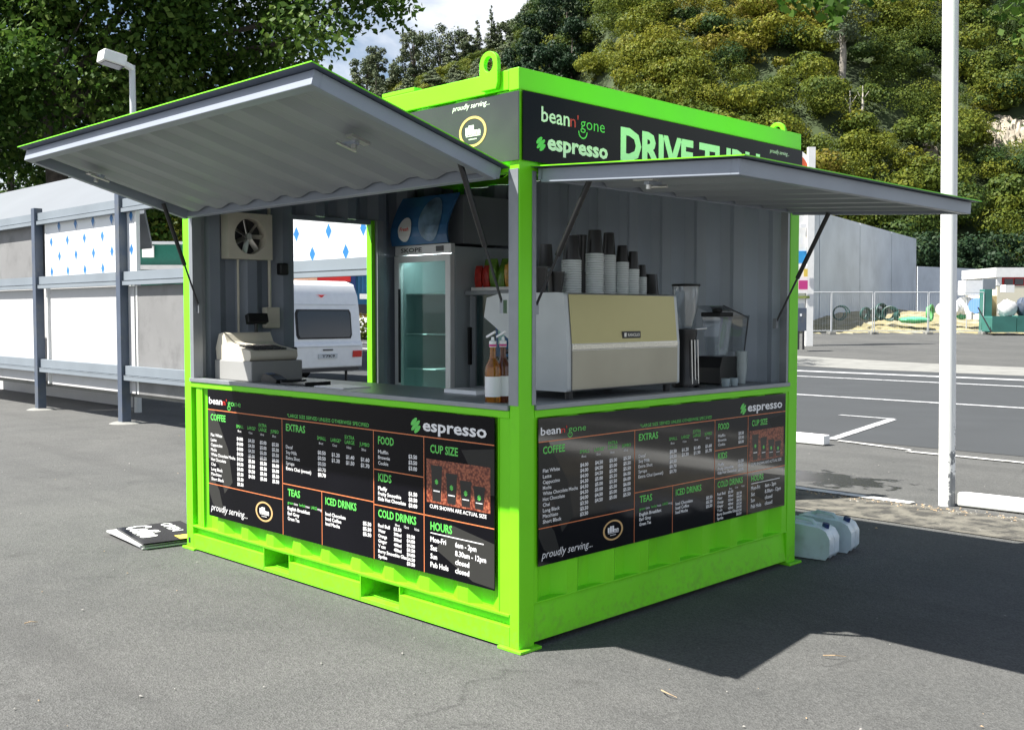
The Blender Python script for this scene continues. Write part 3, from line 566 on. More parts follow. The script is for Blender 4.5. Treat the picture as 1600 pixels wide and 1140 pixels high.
# signs ------------------------------------------------------------
def menu(o, U, V, Nn, Wd, Hd, label, bm=None):
    """o: top-left corner, U right, V up, Nn outward. Layout units: width 3.23, height 1."""
    o, U, V, Nn = map(Vector, (o, U, V, Nn)); su = Wd / 3.23; sv = Hd
    pb = MB(); pb.obox(o + U * Wd / 2 - V * Hd / 2 + Nn * .0015, U * Wd / 2, V * Hd / 2, Nn * .0025); panel = pb.build('menu_board', bm or M['board'], K); panel['label'] = label
    def fr(e): return lambda u, v: o + U * (u * su) - V * ((1 - v) * sv) + Nn * (.004 + e)     # here v is up, 1 = top
    f0, f1, f2 = fr(.0004), fr(.0009), fr(.0014)
    mw, mg, mr_, mo, gd, gr = MB(), MB(), MB(), MB(), MB(), MB()
    # grey faceted leaf graphics
    for P in ([(0, .84), (.10, .84), (.30, .55), (.36, .30), (.24, .20), (.16, .42), (0, .46)], [(.02, .36), (.16, .22), (.24, .02), (.06, .10), (0, .20)], [(2.86, .33), (3.23, .27), (3.23, .01), (3.05, .02), (2.72, .16)], [(2.95, .79), (3.23, .82), (3.23, .55), (3.20, .55), (3.02, .70)]):
        gr = MB(); poly(gr, P, f0); gr.build('grey_leaf_graphic', M['boardg'], panel)
    gone_logo(mw, mr_, mg, .021, 1 - .112, .045, .47, f1)
    th = .006
    def hl(u0, u1, v): rect(mo, u0, 1 - v - th / 2, u1, 1 - v + th / 2, f1)
    def vl(u, v0, v1): rect(mo, u - th / 2.2, 1 - v1, u + th / 2.2, 1 - v0, f1)
    hl(0, 3.23, .158); hl(0, 1.05, .744); hl(1.05, 2.112, .626); hl(2.112, 2.612, .41); hl(2.112, 3.23, .641)
    vl(1.05, .161, .999); vl(2.112, .161, .999); vl(2.612, .161, .999); vl(1.533, .629, .999)
    def T(mb, s, u, v, h, w=None, bold=.0, shear=0): put_text(mb, s, u, 1 - v, h, w, f1 if mb is not mo else f2, bold, shear)
    for s, u, v, wd in (('COFFEE', .043, .240, .225), ('EXTRAS', 1.10, .240, .24), ('FOOD', 2.16, .242, .16), ('KIDS', 2.16, .482, .135), ('TEAS', 1.115, .706, .155), ('ICED DRINKS', 1.575, .710, .35), ('COLD DRINKS', 2.157, .716, .38), ('CUP SIZE', 2.672, .250, .25), ('HOURS', 2.672, .724, .197)):
        T(mg, s, u, v, .048, wd, .022)
    T(mg, '*LARGE SIZE SERVED UNLESS OTHERWISE SPECIFIED', 1.116, .142, .024, .95)
    for x0, dx in ((.425, .158), (1.483, .160)):
        for k, s in enumerate(('SMALL', 'LARGE*', 'LARGE', 'JUMBO')): T(mg, s, x0 + k * dx, .272, .024, .105 + (k == 1) * .012)
        T(mg, 'EXTRA', x0 + 2 * dx, .240, .024, .105)
        for k, s in enumerate(('8oz', '12oz', '16oz', '20oz')): T(mw, s, x0 + .02 + k * dx, .303, .016, .05)
    items = ('Flat White', 'Latte', 'Cappuccino', 'Mocha', 'White Chocolate Mocha', 'Hot Chocolate', 'Chai', 'Long Black', 'Macchiato', 'Short Black')
    for i, s in enumerate(items): T(mw, s, .043, .367 + i * .0385, .0235, len(s) * .0172, .012)
    for c, (n_, base) in enumerate(((10, 4.0), (8, 4.5), (8, 5.0), (8, 5.5))):
        for i in range(n_): T(mw, '$%.2f' % (base + (.5 if 3 <= i <= 5 else 0) - (.5 if i > 6 and c == 0 else 0)), .430 + c * .162, .367 + i * .0385, .0245, .088, .028)
    for i, s in enumerate(('Decaf', 'Soy Milk', 'Extra Shot', 'Syrups', 'Extra Chai (sweet)')): T(mw, s, 1.098, .368 + i * .0385, .0235, len(s) * .0172, .012)
    for i in range(5): T(mw, '$0.%d0' % (5 + (i > 2) * 2), 1.49, .372 + i * .0385, .0245, .092, .028)
    for c in range(1, 4):
        for i in range(2): T(mw, '$1.%d0' % (c * 2 + i), 1.49 + c * .162, .372 + i * .0385, .0245, .092, .028)
    for i, s in enumerate(('Muffin', 'Brownie', 'Cookie')): T(mw, s, 2.16, .303 + i * .0365, .0225, len(s) * .0172, .012); T(mw, ('$3.50', '$3.50', '$3.00')[i], 2.465, .306 + i * .0365, .0235, .082, .028)
    for i, s in enumerate(('Fluffy', 'Fruity Smoothie', 'Kids Hot Chocolate')): T(mw, s, 2.158, .540 + i * .034, .0225, len(s) * .0155, .022); T(mw, ('$1.50', '$3.50', '$3.00')[i], 2.465, .540 + i * .036, .0235, .082, .028)
    for k, (s1, s2, q) in enumerate((('green', 'tea', 0), ('herbal', 'tea', 0), ('LARGE', 'mug', 0))): T(mg, s1, 1.113 + k * .145, .765, .02, .07); T(mw, s2, 1.19 + k * .145, .765, .018, .05)
    for i, s in enumerate(('English Breakfast', 'Earl Grey', 'Green Tea')): T(mw, s, 1.112, .808 + i * .037, .0235, len(s) * .0162, .022)
    for i, s in enumerate(('Iced Chocolate', 'Iced Coffee', 'Iced Mocha')): T(mw, s, 1.574, .786 + i * .034, .0235, len(s) * .0165, .022); T(mw, '$5.50', 1.995, .792 + i * .035, .0235, .088, .028)
    for i, s in enumerate(('Red Bull', 'Water', 'Orange', 'Ginger', 'V can', 'Berry Smoothie Glass', 'Sprite')):
        T(mw, s, 2.156, .782 + i * .0335, .0215, len(s) * .0150, .022)
        T(mw, '$%.2f' % (3.5 + .5 * (i % 3)), 2.445, .808 + i * .0290, .0205, .078, .028)
        if i < 5: T(mw, '$3.50' if i == 0 else '%dml' % (250 + 50 * i), 2.316, .782 + i * .0335, .0205, .075, .028)
    for s, u in (('8oz', 2.33), ('12oz', 2.42), ('16oz', 2.52)): T(mw, s, u, .752, .016, .045)
    T(mw, 'CUPS SHOWN ARE ACTUAL SIZE', 2.666, .590, .022, .50, .012)
    rect(mw, 2.672, 1 - .747, 3.142, 1 - .741, f1)
    for i, (s, q) in enumerate((('Mon-Fri', '6am - 2pm'), ('Sat', '8.30am - 12pm'), ('Sun', 'closed'), ('Pub Hols', 'closed'))):
        T(mw, s, 2.671, .798 + i * .052, .031, len(s) * .0205, .018); T(mw, q, 2.896, .798 + i * .052, .031, len(q) * .0205, .018)
    T(mw, 'espresso', 2.603, .121, .070, .565, .022)
    bean_logo(mg, 2.535, 1 - .095, .052, f1)
    T(mw, 'proudly serving...', .036, .952, .052, .53, -.004, .28)
    ring_badge(gd, mw, .80, 1 - .866, .083 * .9, lambda u, v: f1(.80 + (u - .80) * 1.55, v))
    # cup picture
    pc = MB(); rect(pc, 2.637, 1 - .557, 3.198, 1 - .29, fr(.0007)); pic = pc.build('cup_picture', M['beans'], panel)
    cb = MB()
    for k, (u, h_) in enumerate(((2.73, .20), (2.865, .165), (2.99, .135), (3.105, .115))):
        b_ = 1 - .545; wt = .042 + h_ * .04
        poly(cb, [(u - wt * .75, b_), (u + wt * .75, b_), (u + wt, b_ + h_), (u - wt, b_ + h_)], f1); poly(cb, [(u - wt * 1.15, b_ + h_), (u + wt * 1.15, b_ + h_), (u + wt, b_ + h_ + .02), (u - wt, b_ + h_ + .02)], f1)
        bean_logo(mg, u, b_ + h_ * .6, .018, f2); rect(mw, u - wt * .6, b_ + h_ * .30, u + wt * .6, b_ + h_ * .34, f2)
    cb.build('printed_cups', M['lid'], panel)
    mo.build('divider_lines', M['orange'], panel); mg.build('green_lettering', M['greenp'], panel); mr_.build('red_lettering', M['red'], panel)
    gd.build('gold_badge_ring', M['gold'], panel); mw.build('white_lettering', M['white'], panel)
menu((-2.70, -.008, 1.048), (1, 0, 0), (0, 0, 1), (0, -1, 0), 2.555, .79, 'sunlit black menu board on the long side above the fork pockets')
menu((.006, .115, 1.045), (0, 1, 0), (0, 0, 1), (1, 0, 0), 2.15, .672, 'shaded black menu board with blurred reflections on the short side', mat('mirror_gloss_black_board', (.003, .003, .004), .07, spec=.75))
# fascia signs
pb = MB(); pb.box((.006, .012, 2.19), (.011, WY + .004, 2.492)); fas = pb.build('fascia_sign', M['board'], K); fas['label'] = 'black fascia sign with the large words drive thru'
fr = lambda u, v: Vector((.0125, u, v)); fr2 = lambda u, v: Vector((.0131, u, v))
mw, mg, mr_, md = MB(), MB(), MB(), MB()
gone_logo(mw, mr_, mg, .128, 2.373, .056, .44, fr)
put_text(mw, 'espresso', .168, 2.254, .066, .424, fr, .035); bean_logo(mg, .125, 2.272, .034, fr)
put_text(md, 'DRIVE THRU', .688, 2.268, .142, 1.255, fr, .045); put_text(mw, 'proudly serving...', 2.05, 2.443, .022, .21, fr, 0, .28)
mw.build('white_lettering', M['white'], fas); mg.build('green_lettering', M['greenp'], fas); mr_.build('red_lettering', M['red'], fas)
M['mint'] = mat('mint_white_print', (.62, .85, .66), .3); md.build('large_lettering', M['mint'], fas)
M['boards'] = mat('satin_black_board', (.03, .03, .034), .32, spec=.75, noise=.3, nscale=2.5, rn=.08)
pb = MB(); pb.box((-2.95, -.011, 2.19), (.006, -.006, 2.488)); fas = pb.build('fascia_sign', M['boards'], K); fas['label'] = 'fascia sign on the long side half hidden behind the raised hatch'
fr = lambda u, v: Vector((u, -.0125, v)); mw, mg = MB(), MB()
put_text(mw, 'proudly serving...', -.42, 2.452, .024, .245, fr, 0, .28); ring_badge(mg, mw, -.285, 2.345, .070, lambda u, v: fr(-.285 + (u + .285) * 1.30, v))
put_text(mw, 'espresso', -1.6, 2.26, .07, .5, fr, .02)
mw.build('white_lettering', M['white'], fas); mg.build('gold_badge_ring', M['gold'], fas)

# hatches ------------------------------------------------------------
def hatch(name, label, hinge, U, outdir, ln, dep, ang, latch_at, ph, struts, rib=.024):
    """hinge: start of the hinge line; U along it; the panel leans outdir raised by ang"""
    h0 = Vector(hinge); U = Vector(U); O = Vector(outdir); A = (O * math.cos(ang) + Vector((0, 0, 1)) * math.sin(ang)).normalized(); Nn = U.cross(A).normalized()
    if Nn.z < 0: Nn = -Nn
    P = lambda u, a, n: h0 + U * u + A * a + Nn * n
    # corrugated infill
    mb = MB(); prof = corr(.05, ln - .05, .276, rib, ph)
    mb.sheet([(p[0], -p[1]) for p in prof], P(0, .045, -.008), U, Nn, A * (dep - .09), .004, 0, 0)
    H = mb.build('awning_hatch', M['grey'], K); H['label'] = label
    mb = MB(); mb.obox(P(ln / 2, dep / 2 + .01, .0045), U * (ln / 2 + .035), A * (dep / 2 + .03), Nn * .0022); mb.obox(P(ln / 2, dep / 2 + .01, .0015), U * (ln / 2 + .032), A * (dep / 2 + .027), Nn * .0007, 1); mb.build('skin', [M['green'], M['bluegrey']], H)
    fb = MB()
    fb.obox(P(ln / 2, dep - .022, -.033), U * ln / 2, A * .022, Nn * .031); fb.obox(P(ln / 2, .018, -.028), U * ln / 2, A * .015, Nn * .026)
    fb.obox(P(.02, dep / 2 - .006, -.033), U * .02, A * (dep / 2 - .0275), Nn * .031); fb.obox(P(ln - .02, dep / 2 - .006, -.033), U * .02, A * (dep / 2 - .0275), Nn * .031)
    fb.build('frame', M['alug'], H, bevel=.003)
    for u, a in latch_at:
        lb = MB(); s_ = 1 if u < ln / 2 else -1
        lb.obox(P(u, a, -.062), U * .022, A * .05, Nn * .006); lb.obox(P(u + s_ * .05, a, -.074), U * .045, A * .012, Nn * .008, 1); lb.cyl(P(u + s_ * .075, a - .05, -.085), P(u + s_ * .075, a + .055, -.085), .007); lb.cyl(P(u + s_ * .02, a, -.07), P(u + s_ * .02, a, -.10), .012)
        lb.build('latch', [M['steel'], M['alug']], H)
    for top, bot in struts:
        top, bot = Vector(top), Vector(bot); d = top - bot
        sb = MB(); sb.cyl(bot + d * .42, top, .013, n=12); sb.build('strut_tube', M['black'], H, smooth=True)
        sb = MB(); sb.cyl(bot, bot + d * .45, .006, n=10); sb.build('strut_rod', M['dark'], H, smooth=True)
        sb = MB(); sb.obox(bot, (.012, 0, 0), (0, .012, 0), (0, 0, .03)); sb.build('strut_bracket', M['alu'], H)
    return H
M['alug'] = mat('grey_frame_paint', (.26, .29, .34), .42, metal=.1, noise=.06, nscale=4)
hatch('awning_hatch', 'wide raised hatch over the long serving counter', (-2.90, -.006, 2.165), (1, 0, 0), (0, -1, 0), 2.80, 1.03, math.atan2(.275, 1.0), ((.25, .72), (2.50, .57)), -.28,
      (((-2.83, -.22, 2.19), (-2.87, .035, 1.55)), ((-.17, -.20, 2.185), (-.13, .03, 1.55))))
hatch('awning_hatch', 'smaller level hatch over the counter below the drive thru sign', (.012, .105, 2.165), (0, 1, 0), (1, 0, 0), 2.21, 1.045, math.atan2(-.062, 1.045), ((.06, .56),), .02,
      (((.27, .16, 2.095), (-.045, .15, 1.545)), ((.285, 2.235, 2.09), (-.055, 2.25, 1.46))), .040)

# ------------------------------------------------------------------ things inside the kiosk
CT = 1.0985
def rounded(mb, a, b, mi=0): mb.box(a, b, mi)
# cash register
x0, y0 = -2.88, .10
t = thing('cash_register', 'cream electronic cash register on a dark cash drawer at the left end of the counter', 'cash register', (-2.6, .3, CT))
mb = MB(); mb.box((-2.86, .13, CT), (-2.42, .50, CT + .125)); mb.build('cash_drawer', M['regd'] if 'regd' in M else mat('drawer_grey', (.30, .30, .29), .5), t, bevel=.006)
mb = MB(); mb.prism([(0, .126), (.39, .126), (.41, .15), (.40, .19), (.20, .215), (.13, .235), (.09, .30), (.03, .29), (-.01, .20)], (-2.85, .14, CT), (1, 0, 0), (0, 0, 1), (0, .34, 0)); mb.build('body', M['cream'], t, bevel=.012)
mb = MB()
for i in range(6):
    for j in range(5): mb.obox((-2.62 + i * .03, .19 + j * .05, CT + .2175 - i * .0037), (.011, 0, -.0012), (0, .019, 0), (0, 0, .004))
mb.build('keypad', M['dark'], t)
mb = MB(); mb.cyl((-2.80, .40, CT + .28), (-2.80, .40, CT + .36), .012); mb.obox((-2.79, .40, CT + .385), (.02, 0, .008), (0, .075, 0), (-.008, 0, .03)); mb.build('display', M['black'], t, bevel=.005)
mb = MB(); mb.box((-2.80, .5, CT + .14), (-2.62, .60, CT + .2)); mb.build('receipt_printer', M['black'], t, bevel=.01)
# card terminal, tray, papers
t = thing('card_terminal', 'small black card payment terminal lying on the counter before the register', 'card terminal', (-2.25, .2, CT))
mb = MB(); mb.prism([(0, 0), (.16, 0), (.17, .02), (.10, .045), (.03, .055), (0, .03)], (-2.36, .16, CT), (1, 0, 0), (0, 0, 1), (0, .075, 0)); mb.build('body', M['black'], t, bevel=.006)
mb = MB(); mb.obox((-2.315, .1975, CT + .0525), (.018, 0, -.0024), (0, .026, 0), (0, 0, .001)); mb.build('screen', mat('blue_screen', (.03, .10, .25), .2), t)
mb = MB(); mb.box((-2.12, .14, CT), (-1.86, .32, CT + .012)); mb.box((-2.12, .14, CT + .012), (-2.11, .32, CT + .022)); mb.box((-1.87, .14, CT + .012), (-1.86, .32, CT + .022)); tag(mb.build('tray', M['black'], bevel=.003, origin=(-2, .23, CT)), 'flat black tray on the long counter beneath the doorway view', 'tray')
mb = MB(); mb.box((-1.80, .16, CT), (-1.52, .35, CT + .006)); tag(mb.build('paper_sheet', M['white'], origin=(-1.66, .25, CT)), 'white paper lying on the long counter between tray and bottles', 'paper')

# drinks fridge
t = thing('drinks_fridge', 'tall glass door drinks fridge with a blue curved header panel', 'fridge', (-2.66, 2.04, .19))
fx0, fx1, fy0, fy1, fz0, fz1 = -2.975, -2.345, 1.70, 2.36, .19, 2.00
mb = MB(); mb.box((fx0, fy0 + .05, fz0), (fx0 + .04, fy1, fz1)); mb.box((fx1 - .04, fy0 + .05, fz0), (fx1, fy1, fz1)); mb.box((fx0 + .04, fy1 - .03, fz0), (fx1 - .04, fy1, fz1)); mb.box((fx0 + .04, fy0 + .05, fz1 - .05), (fx1 - .04, fy1 - .03, fz1)); mb.box((fx0 + .04, fy0 + .05, fz0), (fx1 - .04, fy1 - .03, fz0 + .2))
mb.build('cabinet', M['fridge'] if 'fridge' in M else mat('fridge_white', (.45, .50, .52), .35), t, bevel=.004)
mb = MB(); dz0, dz1 = .42, 1.945
for a, b in (((fx0, fy0, dz0), (fx0 + .055, fy0 + .045, dz1)), ((fx1 - .055, fy0, dz0), (fx1, fy0 + .045, dz1)), ((fx0 + .055, fy0, dz1 - .05), (fx1 - .055, fy0 + .045, dz1)), ((fx0 + .055, fy0, dz0), (fx1 - .055, fy0 + .045, dz0 + .05))): mb.box(a, b)
door = mb.build('door', M['whiteg'], t, bevel=.004)
mb = MB(); mb.box((fx0 + .055, fy0 + .015, dz0 + .05), (fx1 - .055, fy0 + .020, dz1 - .05)); mb.build('glass_pane', M['glassg'], door)
mb = MB(); mb.box((fx0 + .06, fy0 - .012, 1.0), (fx0 + .075, fy0, 1.7)); mb.build('handle', M['dark'], door)
M['shelf'] = mat('wire_shelf', (.6, .66, .66), .4)
for z in (1.10, 1.36, 1.66):
    mb = MB(); mb.box((fx0 + .045, fy0 + .08, z), (fx1 - .045, fy1 - .04, z + .008)); mb.build('shelf', M['shelf'], t)
M['fliner'] = mat('pale_fridge_liner', (.40, .50, .50), .5)
M['tube'] = bpy.data.materials.new('fridge_lamp'); M['tube'].use_nodes = True; M['tube'].node_tree.nodes['Principled BSDF'].inputs['Emission Color'].default_value = (.9, 1, 1, 1); M['tube'].node_tree.nodes['Principled BSDF'].inputs['Emission Strength'].default_value = 6
mb = MB(); mb.box((fx0 + .08, fy0 + .06, 1.935), (fx1 - .08, fy0 + .085, 1.947)); mb.build('lamp_tube', M['tube'], t)
mb = MB(); mb.box((fx0 + .041, fy1 - .034, fz0 + .2), (fx1 - .041, fy1 - .031, fz1 - .05)); mb.box((fx0 + .0405, fy0 + .06, fz0 + .2), (fx0 + .0425, fy1 - .035, fz1 - .05)); mb.box((fx1 - .0425, fy0 + .06, fz0 + .2), (fx1 - .0405, fy1 - .035, fz1 - .05)); mb.build('liner', M['fliner'], t)
mb = MB(); mb.box((fx0, fy0 + .01, 1.95), (fx1, fy0 + .049, 2.02)); ctl = mb.build('control_panel', M['whiteg'], t, bevel=.003)
mb = MB(); mb.box((fx1 - .16, fy0 + .006, 1.965), (fx1 - .08, fy0 + .0095, 2.005)); mb.build('readout', M['black'], ctl)
mb = MB(); put_text(mb, 'SKOPE', fx0 + .07, 1.970, .030, .24, lambda u, v: Vector((u, fy0 + .0085, v)), .02); mb.build('maker_lettering', M['dark'], ctl)
mb = MB(); hp = [(fy0 - .02, 2.021), (fy0 - .035, 2.08), (fy0 - .03, 2.15), (fy0 - .005, 2.22), (fy0 + .035, 2.30), (fy0 + .09, 2.385), (fy0 + .10, 2.380), (fy0 + .045, 2.29), (fy0 + .005, 2.21), (fy0 - .018, 2.15), (fy0 - .022, 2.08), (fy0 - .008, 2.021)]
mb.prism([(p[0], p[1]) for p in hp], (fx0, 0, 0), (0, 1, 0), (0, 0, 1), (fx1 - fx0, 0, 0)); hd = mb.build('header_panel', [mat('header_blue', (.05, .17, .38), .25, noise=.25, nscale=3)], t, bevel=.004)
# header print follows its curve
def hfr(u, v, e=.004):
    P = hp[:6]; v = min(max(v, P[0][1] + .001), P[5][1] - .001)
    for (ya, za), (yb, zb) in zip(P, P[1:]):
        if za <= v <= zb: y = ya + (yb - ya) * (v - za) / (zb - za); break
    return Vector((u, y - e, v))
def fan_poly(mb, cu, cv, ru, rv, e, tilt=0, rings=6, n=28):
    vs = [hfr(cu, cv, e)]; fs = []
    for k in range(1, rings + 1):
        for i in range(n):
            a = 2 * math.pi * i / n; x, y = math.cos(a) * ru * k / rings, math.sin(a) * rv * k / rings
            vs.append(hfr(cu + x * math.cos(tilt) - y * math.sin(tilt), cv + x * math.sin(tilt) + y * math.cos(tilt), e))
    for i in range(n): fs.append((0, 1 + i, 1 + (i + 1) % n))
    for k in range(rings - 1):
        for i in range(n): a = 1 + k * n; fs.append((a + i, a + n + i, a + n + (i + 1) % n, a + (i + 1) % n))
    mb.add(vs, fs)
mb = MB(); mb.box((fx0 + .03, fy0 + .13, 2.022), (fx1 - .002, fy1 - .05, 2.37)); mb.build('top_housing', M['grey'], t)
mb = MB(); fan_poly(mb, fx0 + .43, 2.20, .12, .165, .006, .25); mb.build('pale_swirl_print', mat('swirl_print', (.20, .32, .46), .3, noise=.5, nscale=9), hd)
mb = MB(); fan_poly(mb, fx0 + .17, 2.135, .075, .09, .008); mb.build('round_badge_print', M['whiteg'], hd)
mb = MB(); put_text(mb, 'Fresh', fx0 + .115, 2.125, .026, .10, lambda u, v: hfr(u, v, .0095), .02, .2); mb.build('badge_lettering', M['red'], hd)
mb = MB(); mb.lathe([(.0, 0), (.032, 0), (.032, .14), (.026, .17), (.014, .18), (.0, .18)], (-2.50, 1.86, 1.669)); tag(mb.build('milk_bottle', M['whiteg'], smooth=True, origin=(-2.5, 1.86, 1.669)), 'white plastic bottle on the top shelf of the tall fridge', 'bottle')
mb = MB(); mb.lathe([(.0, 0), (.035, 0), (.038, .07), (.0, .075)], (-2.50, 1.86, 1.369)); tag(mb.build('small_tub', M['whiteg'], smooth=True, origin=(-2.5, 1.86, 1.369)), 'small white tub on the middle shelf of the tall fridge', 'tub')

# lower glass door cooler
t = thing('small_cooler', 'shorter dark glass door cooler between the tall fridge and the coffee machine', 'fridge', (-1.98, 2.1, .19))
cx0, cx1, cy0, cz1 = -2.315, -1.70, 1.86, 1.68
mb = MB(); mb.box((cx0, cy0, .19), (cx0 + .04, 2.36, cz1 - .03)); mb.box((cx1 - .04, cy0, .19), (cx1, 2.36, cz1 - .03)); mb.box((cx0 + .04, 2.33, .19), (cx1 - .04, 2.36, cz1 - .03)); mb.box((cx0 - .02, cy0 - .03, cz1 - .03), (cx1 + .02, 2.36, cz1)); mb.box((cx0 + .04, cy0, .19), (cx1 - .04, 2.33, 1.0)); mb.build('cabinet', M['grey'], t, bevel=.004)
mb = MB(); mb.box((cx0 + .04, cy0 - .012, 1.0), (cx0 + .075, cy0 + .02, cz1 - .04)); mb.box((cx1 - .075, cy0 - .012, 1.0), (cx1 - .04, cy0 + .02, cz1 - .04)); d2 = mb.build('door', M['alu'], t)
mb = MB(); mb.box((cx0 + .075, cy0 + .002, 1.001), (cx1 - .075, cy0 + .007, cz1 - .031)); mb.build('glass_pane', M['glassg'], d2)
mb = MB(); mb.box((cx0 + .012, cy0 - .03, 1.15), (cx0 + .028, cy0 - .004, 1.42)); mb.build('handle', M['black'], d2)
mb = MB(); mb.box((-2.14, 1.95, 1.21), (-1.86, 2.1, 1.47)); mb.box((-2.11, 1.947, 1.30), (-2.05, 1.95, 1.44), 1); tag(mb.build('blue_bag', [M['blue'], M['whiteg']], bevel=.02, origin=(-2, 2.02, 1.21)), 'blue packet inside the dark glass door cooler', 'packet')
mb = MB(); mb.box((-2.2, 1.93, 1.0005), (-1.8, 2.2, 1.2)); tag(mb.build('stock_carton', mat('brown_carton', (.12, .08, .05), .8, noise=.3), bevel=.01, origin=(-2, 2.05, 1)), 'brown carton under the blue packet in the cooler', 'carton')
# snack packets stood up in a tray
mb = MB(); mb.box((-2.30, 1.86, cz1), (-1.78, 2.06, cz1 + .025)); tag(mb.build('snack_tray', M['whitep'], bevel=.004, origin=(-2, 1.95, cz1)), 'shallow white tray of snack packets on top of the cooler', 'tray')
rnd = random.Random(3)
sn = [('red', 'snackr'), ('green', 'snackg'), ('orange', 'snacky')]
for row in range(2):
    for k in range(6):
        x = -2.26 + k * .078 + rnd.uniform(-.01, .01); y = 1.905 + row * .085; h = .155 + row * .05; c_ = sn[(k // 2 + row) % 3] if k != 2 else sn[1]
        lean = rnd.uniform(-.02, .03); mb = MB()
        V = []; nz = 6
        for i in range(nz + 1):
            q = i / nz; th = .022 * math.sin(math.pi * q) ** .6 + .0012; zz = cz1 + .026 + q * h; ww = .033
            for sx, sy in ((-1, -1), (0, -1.5), (1, -1), (1, 1), (0, 1.5), (-1, 1)): V.append((x + sx * ww, y + sy * th * .6 + lean * q, zz))
        F = [(i * 6 + j, i * 6 + (j + 1) % 6, (i + 1) * 6 + (j + 1) % 6, (i + 1) * 6 + j) for i in range(nz) for j in range(6)] + [(0, 5, 4, 3, 2, 1), tuple(range(nz * 6, nz * 6 + 6))]
        mb.add(V, F); o = mb.build('snack_packet', M[c_[1]], smooth=True, origin=(x, y, cz1 + .026))
        tag(o, '%s snack packet, %s from the left in the %s row of the cooler tray' % (c_[0], ('first', 'second', 'third', 'fourth', 'fifth', 'sixth')[k], ('front', 'back')[row]), 'snack packet', 'snack packets on the cooler')

# syrup bottles with pump tops
def syrup(x, y, m, lab, lm):
    t = thing('syrup_bottle', lab, 'bottle', (x, y, CT), 'syrup bottles')
    mb = MB(); mb.lathe([(0, 0), (.034, 0), (.037, .006), (.037, .155), (.033, .175), (.018, .205), (.0135, .225), (.0135, .262), (0, .262)], (x, y, CT), 24); mb.build('body', m, t, smooth=True)
    mb = MB(); mb.lathe([(.0375, .03), (.0378, .03), (.0378, .125), (.0375, .125)], (x, y, CT), 24); mb.build('label_band', lm, t, smooth=True)
    mb = MB(); mb.lathe([(0, .2625), (.017, .2625), (.017, .29), (.008, .295), (.006, .31), (0, .31)], (x, y, CT), 16); mb.obox((x - .012, y - .0, CT + .322), (.028, 0, .012), (0, .005, 0), (0, 0, .005)); mb.build('pump_top', M['whiteg'], t)
    mb = MB(); mb.lathe([(.0173, .266), (.0180, .266), (.0180, .276), (.0173, .276)], (x, y, CT), 16); mb.build('pink_ring', M['pink'], t)
    return t
b1 = pla(770, 600, 1, .13); b2 = pla(786, 600, 1, .20)
syrup(b1.x, .13, M['amber'], 'amber syrup bottle with white pump, the left one by the corner post', M['whiteg']); syrup(b2.x, .20, M['brown'], 'dark syrup bottle with a white label beside the amber one', M['whiteg'])
# leaflets by the bottles
mb = MB(); mb.box((-.95, .40, CT), (-.70, .54, CT + .02)); tag(mb.build('leaflet_stack', M['whiteg'], origin=(-.8, .47, CT)), 'small stack of white leaflets on the counter behind the syrup bottles', 'leaflets')

# espresso machine
M['sidep'] = mat('pale_enamel', (.50, .53, .53), .3, noise=.05)
t = thing('espresso_machine', 'large steel espresso machine with brass tinted back panel facing the hatch', 'coffee machine', (-.38, .93, CT))
ya, yb, zb, zt = .475, 1.395, CT + .04, 1.622
mb = MB(); pr = [(-.145, zb), (-.135, zb + .005), (-.135, 1.36), (-.160, zt - .004), (-.20, zt), (-.60, zt), (-.70, 1.60), (-.72, 1.50), (-.54, 1.39), (-.54, zb + .07), (-.70, zb + .06), (-.70, zb)]
mb.prism(pr, (0, ya + .03, 0), (1, 0, 0), (0, 0, 1), (0, yb - ya - .06, 0)); mb.build('body', M['steel'], t, bevel=.006)
for y_ in (ya, yb - .028):
    mb = MB(); mb.prism([(p[0] - .004 if i < 4 else p[0], p[1]) for i, p in enumerate(pr)], (0, y_, 0), (1, 0, 0), (0, 0, 1), (0, .028, 0)); mb.build('side_panel', M['sidep'], t, bevel=.012, seg=3)
mb = MB(); a_ = Vector((-.1335, 0, 1.372)); b_ = Vector((-.1580, 0, 1.612)); 
mb.add([(a_.x, ya + .03, a_.z), (a_.x, yb - .03, a_.z), (b_.x, yb - .03, b_.z), (b_.x, ya + .03, b_.z), (a_.x - .003, ya + .03, a_.z), (a_.x - .003, yb - .03, a_.z), (b_.x - .003, yb - .03, b_.z), (b_.x - .003, ya + .03, b_.z)], [(0, 1, 2, 3), (4, 7, 6, 5), (0, 4, 5, 1), (1, 5, 6, 2), (2, 6, 7, 3), (3, 7, 4, 0)])
mb.build('upper_back_panel', M['steelw'], t)
mb = MB(); mb.box((-.134, ya + .03, zb + .01), (-.131, yb - .03, 1.338)); mb.build('lower_back_panel', mat('satin_steel', (.38, .36, .29), .38, metal=.65, noise=.1, nscale=2, rn=.08), t)
mb = MB(); mb.box((-.1345, ya + .03, 1.342), (-.128, yb - .03, 1.370)); mb.build('trim_strip', mat('bright_steel', (.75, .73, .66), .2, metal=.9), t, bevel=.002)
mb = MB(); yl = ya + .42; mb.box((-.139, yl, 1.392), (-.1335, yl + .15, 1.428)); bd = mb.build('maker_badge', M['black'], t, bevel=.002)
mb = MB(); put_text(mb, 'RANCILIO', yl + .042, 1.402, .015, .098, lambda u, v: Vector((-.1325, u, v)), .02); rect(mb, yl + .012, 1.400, yl + .030, 1.420, lambda u, v: Vector((-.1325, u, v))); mb.build('badge_lettering', M['steel'], bd)
for x_ in (-.18, -.60):
    for y_ in (ya + .06, yb - .06):
        mb = MB(); mb.cyl((x_, y_, CT), (x_, y_, zb + .002), .02); mb.build('foot', M['black'], t)
